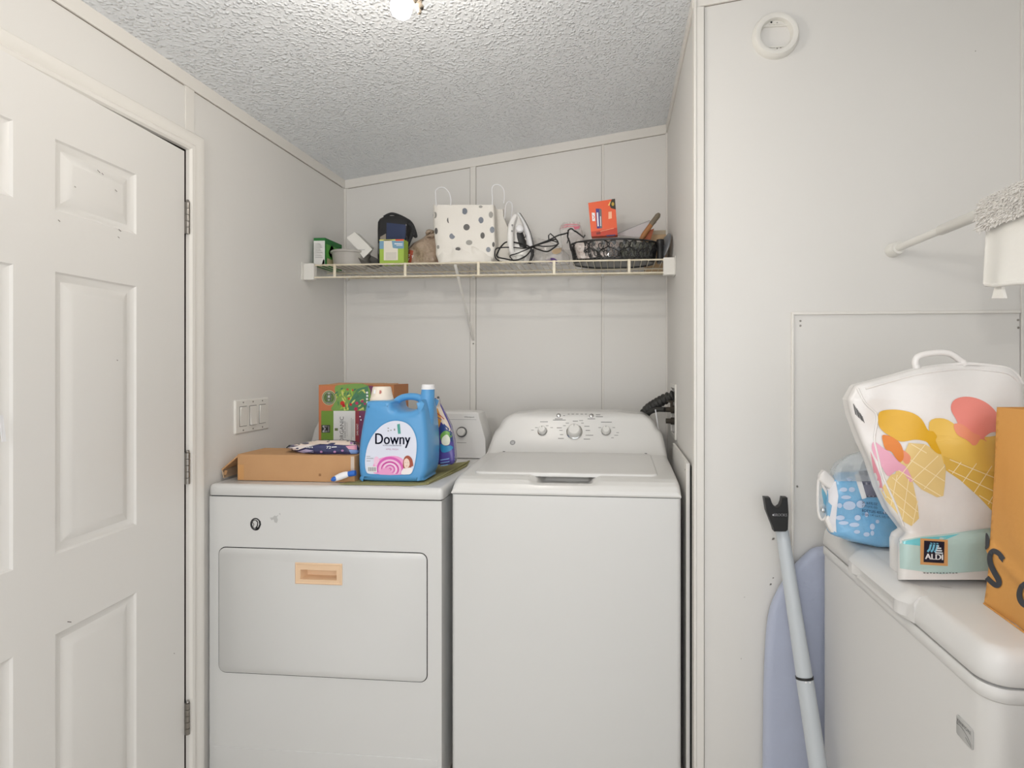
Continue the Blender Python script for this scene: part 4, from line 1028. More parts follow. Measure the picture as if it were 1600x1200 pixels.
b = MB(); cr = [kpx(1540+k*5, 916-2.8*k, .001) for k in range(13)]
b.tube([kf(0, .001), kf(.5, .001), kf(1, .001)], .0015, M['kraft'], 6); b.build('bottom_fold', kb_)
# ================================================================ WIRE SHELF
SY = 2.078; SZ = 1.699; LZ = 1.648                    # front rod y, deck z, lower rod z
sx0, sx1 = XL+.006, XR-.006
sh = empty('wire_shelf', ((sx0+sx1)/2, DB, SZ), 'cream coated wire shelf spanning the alcove, crowded with household things', 'shelf')
def rodp(n, y, z, r): b = MB(); b.tube([(sx0, y, z), (sx1, y, z)], r, M['plast_c'], 8); b.build(n, sh)
rodp('front_rod', SY, SZ, .0034); rodp('lower_rod', SY-.004, LZ, .0036); rodp('back_rod', DB-.012, SZ-.004, .0034); rodp('middle_rod', (SY+DB)/2, SZ-.006, .003); 
W0 = MB(); W0.tube([(0, SY-.003, SZ-.004), (0, SY+.004, SZ+.001), (0, DB-.008, SZ+.001)], .00135, M['plast_c'], 5)
N = 55; w0 = None
for k in range(N):
    x = sx0+.014+(sx1-sx0-.028)*k/(N-1)
    if w0 is None: w0 = W0.build('cross_wire', sh); base = w0; w0.location.x += x
    else:
        o = base.copy(); COL.objects.link(o); o.location.x = base.location.x + (x-(sx0+.014)); o.parent = sh
for px in (524, 634, 748, 866, 983):
    x = aty(px, 420, SY).x; b = MB()
    b.box(x-.0055, x+.0055, SY-.0075, SY-.003, LZ-.003, SZ+.003, M['plast_c']); b.build('rail_strap', sh, bevel=.0012)
for x, s in ((sx0, 1), (sx1, -1)):
    b = MB(); xa, xb = sorted((x-s*.005, x+s*.040))
    b.box(xa, xb, SY-.012, SY+.012, LZ-.010, SZ+.006, M['plast']); xa, xb = sorted((x-s*.0055, x-s*.002))
    b.box(xa, xb, SY-.028, SY+.045, LZ-.012, SZ+.010, M['plast'])
    b.build('end_bracket', sh, bevel=.002)
b = MB(); bx_ = aty(712, 430, SY+.01).x; bt = aty(740, 536, DB); xw = bt.x
p0 = Vector((bx_, SY+.004, SZ-.006)); p1 = Vector((xw, DB-.004, bt.z+.012))
d_ = (p1-p0); dn_ = d_.normalized(); sd = Vector((1, 0, 0)); up_ = dn_.cross(sd)
def bar(b, p0, p1, hw, ht, m):
    d = (p1-p0).normalized(); s_ = Vector((1, 0, 0)); s_ = (s_-d*s_.dot(d)).normalized(); u_ = d.cross(s_)
    vv = [p+s_*a*hw+u_*c*ht for p in (p0, p1) for a, c in ((-1, -1), (1, -1), (1, 1), (-1, 1))]
    b.raw(vv, [(0, 1, 2, 3), (7, 6, 5, 4), (0, 4, 5, 1), (1, 5, 6, 2), (2, 6, 7, 3), (3, 7, 4, 0)], m)
bar(b, p0, p1, .0055, .002, M['plast'])
b.box(xw-.008, xw+.008, DB-.0045, DB-.0002, bt.z-.012, bt.z+.020, M['plast'])
b.lathe([(.004, 0), (.003, .002)], (xw, DB-.0045, bt.z-.003), (0, -1, 0), M['metal'], 10)
b.build('diagonal_brace', sh, bevel=.001)
for px in (545, 741, 942):
    p = aty(px, 437, DB); b = MB(); b.box(p.x-.006, p.x+.006, DB-.016, DB-.0002, SZ-.012, SZ+.000, M['plast']); b.lathe([(.003, 0), (.003, .004)], (p.x, DB-.008, SZ-.016), (0, 0, 1), M['plast'], 8); b.build('wall_clip', sh, bevel=.001)
TS = SZ+.0042                                         # top of the deck

# ================================================================ ON THE SHELF
def fbox(name, px0, px1, pyt, y0, depth, m, z0=TS, yaw=0, zt=None):
    """box whose front-left and front-right edges stand at the given pixels at depth y0"""
    a = aty(px0, pyt, y0); c = aty(px1, pyt, y0); return a.x, c.x, (zt if zt else a.z)
# green and white carton at the far left
x0, x1, z1 = fbox('', 490, 508, 372, 2.115, .14, None)
g = empty('green_carton', (x0, 2.115, TS), 'green and white carton standing at the left end of the wire shelf', 'carton')
GR = col((38, 120, 56), .5); GD = col((26, 70, 38), .5)
b = MB(); b.box(x0, x1, 2.115, 2.25, TS, z1, GR)
f = lambda a, c: Vector((x0+(x1-x0)*a, 2.1144, TS+(z1-TS)*c))
decal(b, [(0.02, 0), (.98, 0), (.98, .90), (.02, .90)], f, col((226, 226, 222), .5))
for k in range(9): stroke(b, [(.12, .30+k*.06), (.8-.1*(k % 3), .30+k*.06)], .012, f, M['inklt'])
decal(b, [(.7, .02), (.96, .02), (.96, .2), (.85, .24)], f, col((150, 60, 50), .5))
f = lambda a, c: Vector((x1+.0006, 2.115+.135*a, TS+(z1-TS)*c))
decal(b, [(.05, .30), (.95, .30), (.95, .80), (.05, .80)], f, col((90, 170, 70), .5)); decal(b, [(.1, .05), (.9, .05), (.9, .3), (.1, .3)], f, col((200, 190, 150), .5))
decal(b, smooth_poly([(.2, .5), (.4, .85), (.6, .6), (.9, .9), (.8, .4), (.4, .35)], 3), f, GD); decal(b, circle(.5, .55, .2, .12), f, col((235, 230, 215), .5))
f = lambda a, c: Vector((x0+(x1-x0)*a, 2.115+.135*c, z1+.0005)); decal(b, [(0, 0), (1, 0), (1, 1), (0, 1)], f, GD)
b.build('box_body', g, bevel=.0006, weld=False)
# grey round tub
tc = aty(549, 400, 2.19); R = .078
t = empty('grey_tub', (tc.x, 2.175, TS), 'round grey plastic tub with a rolled rim on the wire shelf', 'tub')
GY = mat('grey_tub_plastic', (176, 172, 166), .45)
b = MB(); b.lathe([(R*.80, .001), (R*.86, .004), (R*.93, .045), (R*.95, .058), (R*1.02, .0585), (R*1.03, .066), (R*.99, .068), (R*.93, .066), (R*.90, .05), (R*.80, .006), (.001, .004)], (tc.x, 2.185, TS), (0, 0, 1), GY, 44)
b.build('bowl', t, smooth=40)
# second shallow pan leaning inside the tub
b = MB(); ax = Vector((.50, -.25, .83)).normalized(); c_ = Vector((tc.x+.070, 2.20, TS+.032))
b.lathe([(.001, -.012), (.045, -.012), (.060, .010), (.062, .012), (.058, .012), (.044, -.009), (.001, -.009)], c_, ax, mat('dark_grey_pan', (120, 118, 114), .4, metal=.3), 36)
tag(b.build('shallow_pan', smooth=40), 'small dark grey pan tipped against the round grey tub', 'pan')
# white carton end tipped over the tub
WC = col((228, 226, 220), .55)
pa_ = [aty(x, y, 2.15) for x, y in ((542, 372), (555, 362.5), (577, 384), (571, 394), (560, 391))]
b = MB(); b.prism([(p.x, p.z) for p in pa_], lambda a, c, d: Vector((a, 2.145+d, c)), 0, .05, WC)
p2 = [aty(x, y, 2.15) for x, y in ((560, 391), (571, 394), (577, 384), (583, 390), (569, 404))]
b.prism([(p.x, p.z) for p in p2], lambda a, c, d: Vector((a, 2.143+d, c)), 0, .004, WC)
stroke(b, [(pa_[4].x+.006, pa_[4].z+.001), (pa_[3].x, pa_[3].z+.009)], .0012, lambda a, c: Vector((a, 2.1445, c)), M['ink'])
tag(b.build('tipped_white_carton', bevel=.0006), 'small white carton tipped on its corner in the round grey tub', 'carton')
# insulated bag
M['nav'] = mat('navy_nylon', (52, 62, 92), .8, bump=(30, .3, .004)); M['blk'] = mat('black_nylon', (44, 44, 46), .85, bump=(30, .4, .004))
lb = empty('lunch_bag', aty(618, 412, 2.22), 'black and navy insulated bag with a drooping top handle on the wire shelf', 'bag')
F3 = Soft([(337, 604, 620), (341, 594, 638), (347, 590.5, 641), (360, 590, 638), (385, 590.5, 634), (400, 590, 633), (412, 591, 632)], 2.215, [.03, .05, .055, .056, .056, .056, .055], .45, .002, (40, 30), 5, 0, TS)
b = MB(); F3.mesh(b, M['blk'], 30, 40)
decal(b, [(604, 348), (634, 351), (633, 388), (604, 386)], lambda a, c: F3.front(a, c, .001), M['nav'], 6)
stroke(b, [(634.5, 350), (635.5, 370), (636, 390)], 1.4, lambda a, c: F3.front(a, c, .002), col((170, 170, 172), .6))
stroke(b, [(592, 380), (591.5, 395), (591, 410)], 1.6, lambda a, c: F3.front(a, c, .002), col((120, 118, 116), .6))
decal(b, [(594, 370), (603, 365), (603, 376), (594, 378)], lambda a, c: F3.front(a, c, .002), col((150, 142, 130), .6), 4)
b.build('bag_body', lb, smooth=60, weld=False)
b = MB(); hl = smooth_poly([(600, 339), (612, 334), (628, 339), (642, 348), (648, 360), (650, 370), (645, 366)], 6, closed=False)
b.tube([aty(x, y, 2.19) for x, y in hl], [.006]*len(hl), M['blk'], 8)
hl = smooth_poly([(637, 349), (645, 356), (644, 366), (640, 376), (637, 384)], 6, closed=False); b.tube([aty(x, y, 2.18) for x, y in hl], .007, M['blk'], 8)
hl = smooth_poly([(640, 352), (648, 360), (647, 368)], 6, closed=False); b.tube([aty(x, y, 2.18) for x, y in hl], .006, M['blk'], 8)
b.build('carry_handle', lb, smooth=60)
# green and blue carton in front of it
x0, x1, z1 = fbox('', 593, 631, 374.5, 2.10, .04, None)
c5 = empty('lime_carton', (x0, 2.10, TS), 'small lime green carton with a white label in front of the black bag', 'carton')
b = MB(); b.box(x0, x1, 2.10, 2.145, TS, z1, col((160, 190, 76), .5))
f = lambda a, c: Vector((x0+(x1-x0)*a, 2.0994, TS+(z1-TS)*c)); f2 = lambda a, c: f(a, c)+Vector((0, -.0004, 0)); f3 = lambda a, c: f(a, c)+Vector((0, -.0008, 0))
decal(b, [(0, .62), (1, .62), (1, .95), (0, .95)], f, col((120, 160, 186), .5)); decal(b, [(0, .95), (.66, .95), (.66, 1), (0, 1)], f2, col((226, 222, 120), .5)); decal(b, [(.66, .93), (1, .93), (1, 1), (.66, 1)], f2, col((224, 96, 60), .5))
decal(b, [(.18, .15), (.76, .15), (.76, .62), (.55, .65), (.5, .98), (.18, .98)], f2, col((226, 220, 206), .5))
for k in range(6): stroke(b, [(.26, .2+.05*k), (.7, .2+.05*k)], .012, f3, M['inklt'])
stroke(b, [(.62, .82), (.95, .80)], .035, f3, M['white']); stroke(b, [(.70, .75), (.95, .74)], .02, f3, M['white'])
b.build('box_body', c5, bevel=.0006, weld=False)
# knotted brown plastic bag
M['brownp'] = mat('taupe_plastic_film', (168, 148, 128), .3, bump=(22, .9, .02), var=(20, .6, (138, 118, 100)), coat=.3)
kb5 = empty('knotted_brown_bag', aty(657, 412, 2.15), 'knotted taupe plastic bag with a faded red print beside the polka dot gift bag', 'plastic bag')
F4 = Soft([(363, 668, 678), (368, 665, 682), (373, 658, 686), (379, 647, 687), (387, 639, 687), (400, 634, 687), (407, 633, 687), (413, 635, 686)], 2.215, [.008, .014, .028, .040, .048, .052, .052, .048], .6, .006, (60, 45), 7, 0, TS)
b = MB(); F4.mesh(b, M['brownp'], 34, 44)
decal(b, [(632.5, 394), (640, 390), (646, 392), (642, 412), (633, 412)], lambda a, c: F4.front(a, c, .001), col((168, 78, 56), .4), 4)
decal(b, [(684, 398), (690, 404), (692, 411), (683, 411)], lambda a, c: F4.front(a, c, .001), col((176, 96, 78), .4), 4)
for k, (a_, c_) in enumerate(((638, 398), (637, 404), (643, 400))): stroke(b, [(a_, c_), (a_+2.5, c_-1), (a_+1, c_+3)], 1, lambda a, c: F4.front(a, c, .0016), M['white'])
b.build('bag_body', kb5, smooth=70, weld=False)
b = MB(); kp = aty(674, 366, 2.20)
kn_ = [kp+Vector((.016*math.cos(t), .012*math.sin(2*t), .012*math.sin(t))) for t in [2*PI*k/16 for k in range(16)]]
b.tube(kn_, .008, M['brownp'], 8, closed=True); b.tube([kp+Vector((-.02, -.005, -.012)), kp+Vector((.0, -.014, -.008)), kp+Vector((.026, -.006, -.014))], [.004, .007, .003], M['brownp'], 8)
b.tube([kp+Vector((0, 0, 0)), kp+Vector((.006, -.006, .012)), kp+Vector((.014, -.004, .010))], [.006, .009, .002], M['brownp'], 8)
b.build('knot', kb5, smooth=70)
# polka dot gift bag
M['gift'] = mat('white_gift_paper', (234, 230, 222), .6, bump=(12, .6, .012))
gb = empty('polka_dot_gift_bag', aty(725, 412, 2.17), 'white paper gift bag with grey polka dots and tall cord handles', 'gift bag')
F5 = Soft([(320, 677, 772), (330, 677, 772.5), (350, 677.5, 773.5), (370, 679, 774), (385, 681, 775), (398, 681, 774), (406, 684, 771), (412, 688, 768)], 2.185, [.052, .052, .054, .056, .058, .058, .056, .052], .22, .0035, (26, 30), 9, 0, TS)
b = MB(); F5.mesh(b, M['gift'], 44, 64)
dts = [(679.5, 336, 3, 5), (702, 344, 3.6, 5), (726, 330, 4.2, 5), (751, 323, 3, 2), (729, 355, 5, 5), (751.5, 344, 4, 5), (767, 335.5, 3.4, 5), (681.5, 361, 2.4, 5), (706.5, 369, 4.4, 4.5), (733, 379, 5, 4), (754, 368, 3.4, 5), (769, 359, 3.6, 5), (684.5, 386, 2, 3), (715.5, 389, 4, 2.8), (763, 390, 3.6, 4), (760, 406, 4, 3), (771, 382, 2, 4)]
for i, (a_, c_, r1, r2) in enumerate(dts):
    k_ = [col((158, 156, 150), .4), col((98, 96, 94), .4), col((124, 130, 140), .4)][i % 3 if i != 4 else 1]
    decal(b, circle(a_, c_, r1, r2, 16), lambda a, c: F5.front(a, c, .0012), k_, 4)
b.build('bag_body', gb, smooth=60, weld=False)
b = MB(); Ft = Soft([(385, 700, 740), (393, 690, 758), (402, 684, 768), (408, 684, 769), (412, 686, 768)], 2.135, [.004, .012, .02, .024, .02], .6, .006, (70, 60), 11, 0, TS)
Ft.mesh(b, M['gift'], 16, 40); b.build('crumpled_front', gb, smooth=50)
for pts in ([(682, 322), (680.5, 305), (681, 297), (687, 293), (695, 294), (702, 302), (704.5, 312), (704, 321)], [(769, 330), (769.5, 310), (768.5, 296), (771, 290), (777, 288.5), (783, 291), (787, 297), (788, 306), (787, 318)]):
    hp = smooth_poly(pts, 6, closed=False); b = MB(); b.tube([aty(x, y, 2.13 if x < 720 else 2.16) for x, y in hp], .0021, M['white'], 8); b.build('cord_handle', gb, smooth=60)
# side gusset of the gift bag / second slim white bag
wb = empty('slim_white_bag', aty(785, 400, 2.25), 'slim white paper bag with a cord handle behind the clothes iron', 'paper bag')
F6 = Soft([(327, 774, 786), (340, 774, 787), (352, 775, 793), (380, 776, 796), (412, 778, 797)], 2.25, .03, .25, .002, (30, 30), 12, 0, TS)
b = MB(); F6.mesh(b, M['gift'], 16, 32); b.build('bag_body', wb, smooth=60)
hp = smooth_poly([(787, 352), (789, 335), (790, 322), (793, 316), (797, 315.5), (800, 320), (800, 332), (798, 345)], 6, closed=False); b = MB(); b.tube([aty(x, y, 2.235) for x, y in hp], .0022, M['white'], 8); b.build('cord_handle', wb)
# steam iron standing on its heel
ir = empty('clothes_iron', aty(808, 412, 2.15), 'white clothes iron standing on its heel among black cords on the shelf', 'iron')
yi_ = 2.165
sole = smooth_poly([(807, 328), (812, 334), (819, 346), (825, 360), (828.5, 375), (830, 388), (830, 405), (824, 408), (800, 408), (797, 395), (796, 375), (799, 350), (803, 335)], 4)
P_ = [(aty(x, y, yi_).x, aty(x, y, yi_).z) for x, y in sole]
b = MB(); b.prism(P_, lambda a, c, d: Vector((a+d*.25, yi_+.035+d, c)), 0, .010, M['white'], steps=[(0, .001), (.008, 0)]); 
b.tube([Vector((a+.0035, yi_+.046, c)) for a, c in P_], .0016, M['black'], 6, closed=True)
b.build('soleplate', ir, smooth=50)
Fi = Soft([(333, 803, 808), (340, 799, 813), (352, 797, 818), (365, 796, 820), (380, 796, 824), (395, 796, 827), (408, 797, 828)], yi_+.012, [.008, .018, .026, .03, .034, .036, .036], .7, 0, (1, 1), 0, 0, TS)
b = MB(); Fi.mesh(b, mat('iron_shell', (228, 226, 222), .3, coat=.2), 24, 32)
decal(b, [(807, 364), (816, 358), (822, 368), (823, 388), (812, 386), (808, 372)], lambda a, c: Fi.front(a, c, .0012), M['black'], 4)
b.build('shell', ir, smooth=60, weld=False)
b = MB(); hh = smooth_poly([(804, 338), (800, 346), (797, 356), (796.5, 370), (797, 385), (800, 395), (806, 398)], 6, closed=False)
b.tube([aty(x+1, y, yi_-.045+.03*abs(i/len(hh)-.5)*2) for i, (x, y) in enumerate(hh)], [.010+.003*math.sin(PI*i/len(hh)) for i in range(len(hh))], mat('iron_handle', (234, 233, 230), .3), 12)
for a_, c_ in ((800.5, 352), (800, 361)): b.lathe([(.004, 0), (.0035, .003)], aty(a_, c_, yi_-.052), (0, -1, 0), M['inklt'], 12)
b.build('handle', ir, smooth=60)
b = MB(); b.lathe([(.016, 0), (.015, .010), (.010, .014)], aty(812, 358, yi_-.02), (.3, -1, .1), M['white'], 20); b.build('dial', ir, smooth=60)
b = MB()  # beige cup of the heel
b.lathe([(.017, 0), (.017, .030), (.014, .034)], Vector((aty(812, 410, yi_-.03).x, yi_-.030, TS)), (0, 0, 1), M['plast'], 20); b.build('heel_cup', ir, smooth=60)
# tangled black cords
def cord(pts, r, n, label, y=2.118, seed=0):
    rn_ = random.Random(seed); sp_ = smooth_poly(pts, 8, closed=False)
    b = MB(); q = [aty(x, yy, y-.016*math.sin(i*.21+seed)*1.0) for i, (x, yy) in enumerate(sp_)]
    for p in q: p.z = max(p.z, TS+r)
    b.tube(q, r, M['black'], 8)
    return b
cb_ = cord([(899, 362), (893, 357.5), (888, 360), (886, 364), (872, 368), (858, 375), (845, 380), (831, 386), (822, 383), (812, 380), (793, 378), (784, 384), (778, 394), (777, 401), (790, 404.5), (806, 406.5), (820, 401), (828, 393), (831, 387), (842, 382), (858, 377), (868, 374), (872, 380), (867, 386), (855, 393), (842, 390), (832, 386)], .0030, 1, '', 2.125, 1)
tag(cb_.build('power_cord', smooth=70), 'thick black power cord looped in a tangle in front of the clothes iron', 'cord')
cb_ = cord([(784, 410), (775, 404), (773, 396), (775, 389), (782, 387), (800, 386.5), (820, 388), (833, 384), (848, 379), (862, 376), (872, 380), (865, 384), (850, 385), (838, 384), (825, 389), (808, 396), (797, 400), (803, 408)], .0024, 1, '', 2.112, 2)
cb_.tube([aty(831, 390, 2.11), aty(832, 398, 2.105), aty(829, 407, 2.10)], [.006, .007, .005], M['black'], 8)
cb_.tube([aty(829, 407, 2.10), aty(827, 412, 2.10)], [.006, .006], M['black'], 8)
tag(cb_.build('appliance_cord', smooth=70), 'thinner black cord with a plug, tangled round the thick one on the shelf', 'cord')
cb_ = cord([(888, 362), (887, 370), (890, 378), (891, 385), (893, 392)], .0032, 1, '', 2.115, 3)
cb_.tube([aty(886, 380, 2.11), aty(889, 372, 2.115)], .002, M['black'], 6)
cb_.tube([aty(858, 378, 2.12), aty(857, 368, 2.12), aty(860, 365, 2.12), aty(868, 372, 2.12), aty(873, 381, 2.12)], .0026, M['black'], 6)
cb_.tube([aty(899, 361, 2.11), aty(907, 367, 2.10), aty(912, 371, 2.095), aty(914, 367, 2.095)], .0032, M['black'], 8)
tag(cb_.build('cord_end', smooth=70), 'short black cord end draped onto the rim of the black openwork basket', 'cord')
# clear plastic bags
M['clear'] = mat('cloudy_film', (228, 224, 220), .15, bump=(35, 1, .02), alpha=.45, coat=.6)
b = MB(); Fz = Soft([(384, 850, 860), (390, 838, 880), (398, 833, 889), (406, 831, 891), (412, 832, 890)], 2.20, [.01, .035, .045, .05, .045], .7, .008, (70, 60), 13, 0, TS); Fz.mesh(b, M['clear'], 24, 44)
decal(b, smooth_poly([(853, 408), (857, 404), (864, 403), (870, 406), (872, 410), (862, 411)], 4), lambda a, c: Fz.front(a, c, .001), col((96, 70, 130), .4), 3)
decal(b, smooth_poly([(862, 392), (870, 388), (878, 388), (875, 395), (866, 397)], 4), lambda a, c: Fz.front(a, c, .001), col((205, 180, 145), .4), 3)
tag(b.build('crumpled_clear_bag', smooth=50, weld=False), 'crumpled clear plastic bag with a purple patch between the cords and the basket', 'plastic bag')
b = MB(); Fz = Soft([(347, 882, 906), (352, 876, 907), (358, 874, 909), (370, 876, 912), (390, 878, 914)], 2.285, [.004, .01, .016, .02, .02], .6, .004, (70, 60), 14, 0, TS); Fz.mesh(b, M['clear'], 20, 36)
for k in (0, 3.2): stroke(b, [(876, 354+k), (884, 351+k), (895, 350.5+k), (906, 351+k)], 1.8, lambda a, c: Fz.front(a, c, .001), col((222, 150, 160), .4))
decal(b, [(896, 355), (906, 353), (905, 357), (898, 359)], lambda a, c: Fz.front(a, c, .0014), col((214, 120, 140), .4))
tag(b.build('zip_bag', smooth=50, weld=False), 'clear zip-top plastic bag with a pink striped seal, behind the basket', 'plastic bag')
b = MB(); Fz = Soft([(372, 826, 842), (376, 828, 856), (388, 830, 880), (398, 830, 884)], 2.29, .02, .6, .003, (50, 60), 15, 0, TS); Fz.mesh(b, M['clear'], 14, 30)
tag(b.build('flat_clear_bag', smooth=50), 'pale clear plastic film bag lying against the wall behind the cord tangle', 'plastic bag')

# openwork black basket
bk = empty('openwork_basket', aty(962, 400, 2.17), 'oval black basket with an openwork scroll pattern on the wire shelf', 'basket')
M['bblk'] = mat('glossy_black_metal', (36, 36, 36), .3, coat=.3)
bl = aty(891, 390, 2.17).x; br_ = aty(1028, 390, 2.17).x; bcx = (bl+br_)/2; RA = (br_-bl)/2; RB = .105; bzt = aty(962, 371.5, 2.075).z; bzb = TS+.006; BY = 2.200
def bp2(t, h, out=0): k = .93+.07*h; return Vector((bcx+(RA*k+out)*math.cos(t), BY+(RB*k+out)*math.sin(t), bzb+(bzt-bzb)*h))
b = MB(); NT = 72
b.tube([bp2(2*PI*k/NT, 1) for k in range(NT)], .0042, M['bblk'], 8, closed=True); b.build('top_rim', bk, smooth=60)
b = MB(); b.tube([bp2(2*PI*k/NT, 0) for k in range(NT)], .004, M['bblk'], 8, closed=True); b.tube([bp2(2*PI*k/NT, .1) for k in range(NT)], .0022, M['bblk'], 6, closed=True)
b.raw([bp2(2*PI*k/NT, 0) for k in range(NT)], [tuple(range(NT))], M['bblk']); b.build('base', bk, smooth=60)
b = MB(); rn = random.Random(11); NB = 26
for k in range(NB):
    t0 = 2*PI*k/NB; dt = 2*PI/NB; fl = 1 if k % 2 else -1
    pts = []
    for i in range(15):      # S scroll
        s_ = i/14; pts.append(bp2(t0+dt*(.5+fl*.62*math.sin(s_*2*PI)), .05+.93*s_, 0))
    b.tube(pts, .0024, M['bblk'], 6)
    for cx_, cz_, rr_ in ((.25, .70, .30), (.75, .32, .32), (.5, .5, .16), (.1, .2, .2)):
        pts = [bp2(t0+dt*(cx_+rr_*(1-a/16)*math.cos(a*.62*fl)), cz_+rr_*.75*(1-a/16)*math.sin(a*.62*fl)) for a in range(13)]
        b.tube(pts, .0021, M['bblk'], 5)
    for cx_, cz_ in ((.0, .5), (.55, .85)):     # leaves
        pts = [bp2(t0+dt*(cx_+.2*math.cos(a)), cz_+.13*math.sin(a)) for a in [2*PI*q/8 for q in range(8)]]
        cc_ = bp2(t0+dt*cx_, cz_, .002); b.raw(pts+[cc_], [(q, (q+1) % 8, 8) for q in range(8)], M['bblk'])
b.build('scrollwork', bk, smooth=60)
# basket contents
b = MB(); Fz = Soft([(375, 900, 960), (385, 897, 972), (404, 900, 968)], 2.18, .06, .7, .01, (70, 60), 16, 0, TS+.012); Fz.mesh(b, mat('crumpled_foil_film', (232, 224, 218), .25, bump=(60, 1, .02), var=(60, .6, (170, 140, 130))), 18, 40)
tag(b.build('crumpled_wrapper', smooth=40), 'crumpled pale wrapper filling the left half of the black basket', 'wrapper')
b = MB(); Fz = Soft([(378, 968, 1022), (388, 966, 1024), (404, 968, 1020)], 2.21, .045, .5, .004, (70, 60), 17, 0, TS+.012); Fz.mesh(b, mat('dark_green_plastic', (112, 114, 104), .4, bump=(30, .5, .01)), 14, 30)
tag(b.build('dark_pouch', smooth=50), 'dark olive pouch inside the right half of the black basket', 'pouch')
# orange carton balanced on the rim
oy = 2.125
q = [aty(x, y, oy) for x, y in ((924, 369.5), (965, 367), (961, 310.5), (919, 317))]
og = empty('orange_carton', q[0], 'bright orange carton with a blue panel, tilted on the rim of the basket', 'carton')
OG = col((232, 96, 52), .45); OD = col((196, 60, 34), .45)
b = MB(); bk_ = Vector((.0, .055, .004)); b.raw(q+[p+bk_ for p in q], [(0, 1, 2, 3), (7, 6, 5, 4), (0, 4, 5, 1), (1, 5, 6, 2), (2, 6, 7, 3), (3, 7, 4, 0)], OG)
def qf(a, c, off=.0006): return (q[0]*(1-a)*(1-c)+q[1]*a*(1-c)+q[2]*a*c+q[3]*(1-a)*c)+Vector((0, -off, 0))
decal(b, [(0, 0), (1, 0), (1, .2), (0, .14)], qf, OD)
decal(b, [(.24, .22), (.42, .22), (.44, .78), (.26, .80)], qf, col((60, 50, 130), .45)); decal(b, [(.36, .22), (.44, .22), (.47, .76), (.39, .78)], lambda a, c: qf(a, c, .001), col((110, 110, 110), .45))
stroke(b, [(.295, .28), (.31, .68)], .05, lambda a, c: qf(a, c, .0014), M['white']); stroke(b, [(.39, .28), (.41, .56)], .03, lambda a, c: qf(a, c, .0014), M['white'])
decal(b, [(.09, .45), (.20, .44), (.21, .68), (.10, .70)], qf, M['white']); stroke(b, [(.13, .50), (.18, .56), (.13, .62)], .02, lambda a, c: qf(a, c, .001), OD)
decal(b, [(.70, .46), (.83, .47), (.84, .66), (.72, .66)], qf, col((246, 186, 150), .45))
decal(b, [(1, 1), (.88, 1), (.78, .86), (.82, .76), (1, .70)], qf, col((48, 42, 26), .45)); decal(b, circle(.905, .86, .05, .055, 12), lambda a, c: qf(a, c, .001), col((190, 160, 60), .45))
decal(b, [(.80, .93), (.72, .84), (.78, .83), (.84, .95)], lambda a, c: qf(a, c, .001), col((240, 200, 110), .45))
stroke(b, [(.35, .13), (.88, .19)], .014, lambda a, c: qf(a, c, .001), col((246, 170, 130), .45)); decal(b, [(.2, .04), (.36, .05), (.36, .12), (.2, .11)], lambda a, c: qf(a, c, .001), col((120, 30, 24), .45))
decal(b, [(.55, .01), (.92, .015), (.9, -.02), (.6, -.03)], lambda a, c: qf(a, c, .001), col((40, 34, 90), .45))
b.build('box_body', og, bevel=.0006, weld=False)
# clear lid, wooden handled brush, tan carton, black cylinder, grey lid
b = MB(); q2 = [aty(x, y, 2.20) for x, y in ((960, 367), (1000, 371), (1026, 347), (1015, 344.5))]
b.raw(q2+[p+Vector((0, .006, 0)) for p in q2], [(0, 1, 2, 3), (7, 6, 5, 4), (0, 4, 5, 1), (1, 5, 6, 2), (2, 6, 7, 3), (3, 7, 4, 0)], mat('clear_sheet', (220, 214, 216), .2, alpha=.6))
b.tube([q2[0], q2[3]], .0012, M['inklt'], 6); tag(b.build('clear_plastic_sheet'), 'clear stiff plastic sheet slanting up out of the black basket', 'plastic sheet')
hb = empty('wooden_handle_brush', aty(1005, 372, 2.16), 'wooden-handled tool with a grey-tipped handle sticking up out of the basket', 'brush')
WD = mat('worn_wood', (176, 118, 66), .6, bump=(40, .3, .003, (1, 1, .2)), var=(20, .7, (110, 84, 60)))
b = MB(); b.tube([aty(1001, 376, 2.16), aty(1006, 367, 2.16), aty(1018, 350, 2.155), aty(1028, 337, 2.15), aty(1029.5, 334, 2.15)], [.009, .0105, .0095, .010, .006], WD, 14); b.build('handle', hb, smooth=60)
b = MB(); b.tube([aty(1017, 351, 2.1549), aty(1028, 336.8, 2.1499), aty(1030, 333.5, 2.15)], [.0101, .0108, .006], mat('weathered_grip', (118, 108, 92), .8), 14); b.build('grey_tip', hb, smooth=60)
b = MB(); q3 = [aty(x, y, 2.165) for x, y in ((1000, 375), (1016, 376), (1022, 357), (1013, 360))]
b.raw(q3+[p+Vector((0, .012, 0)) for p in q3], [(0, 1, 2, 3), (7, 6, 5, 4), (0, 4, 5, 1), (1, 5, 6, 2), (2, 6, 7, 3), (3, 7, 4, 0)], col((150, 76, 42), .6)); b.build('head', hb, bevel=.001)
xa, xb = aty(1008, 380, 2.29).x, XR-.016; b = MB(); b.box(xa, xb, 2.28, 2.37, TS, aty(1030, 366, 2.28).z, col((206, 176, 138), .7)); b.box(xa+.002, xb-.002, 2.279, 2.3, aty(1030, 366, 2.28).z-.001, aty(1030, 360, 2.28).z, col((196, 180, 156), .7))
tag(b.build('tan_carton', bevel=.001), 'small tan carton at the back right corner of the shelf, behind the black cylinder', 'carton')
b = MB(); cc_ = aty(1032, 378, 2.14); cc_.x = min(cc_.x, XR-.05)
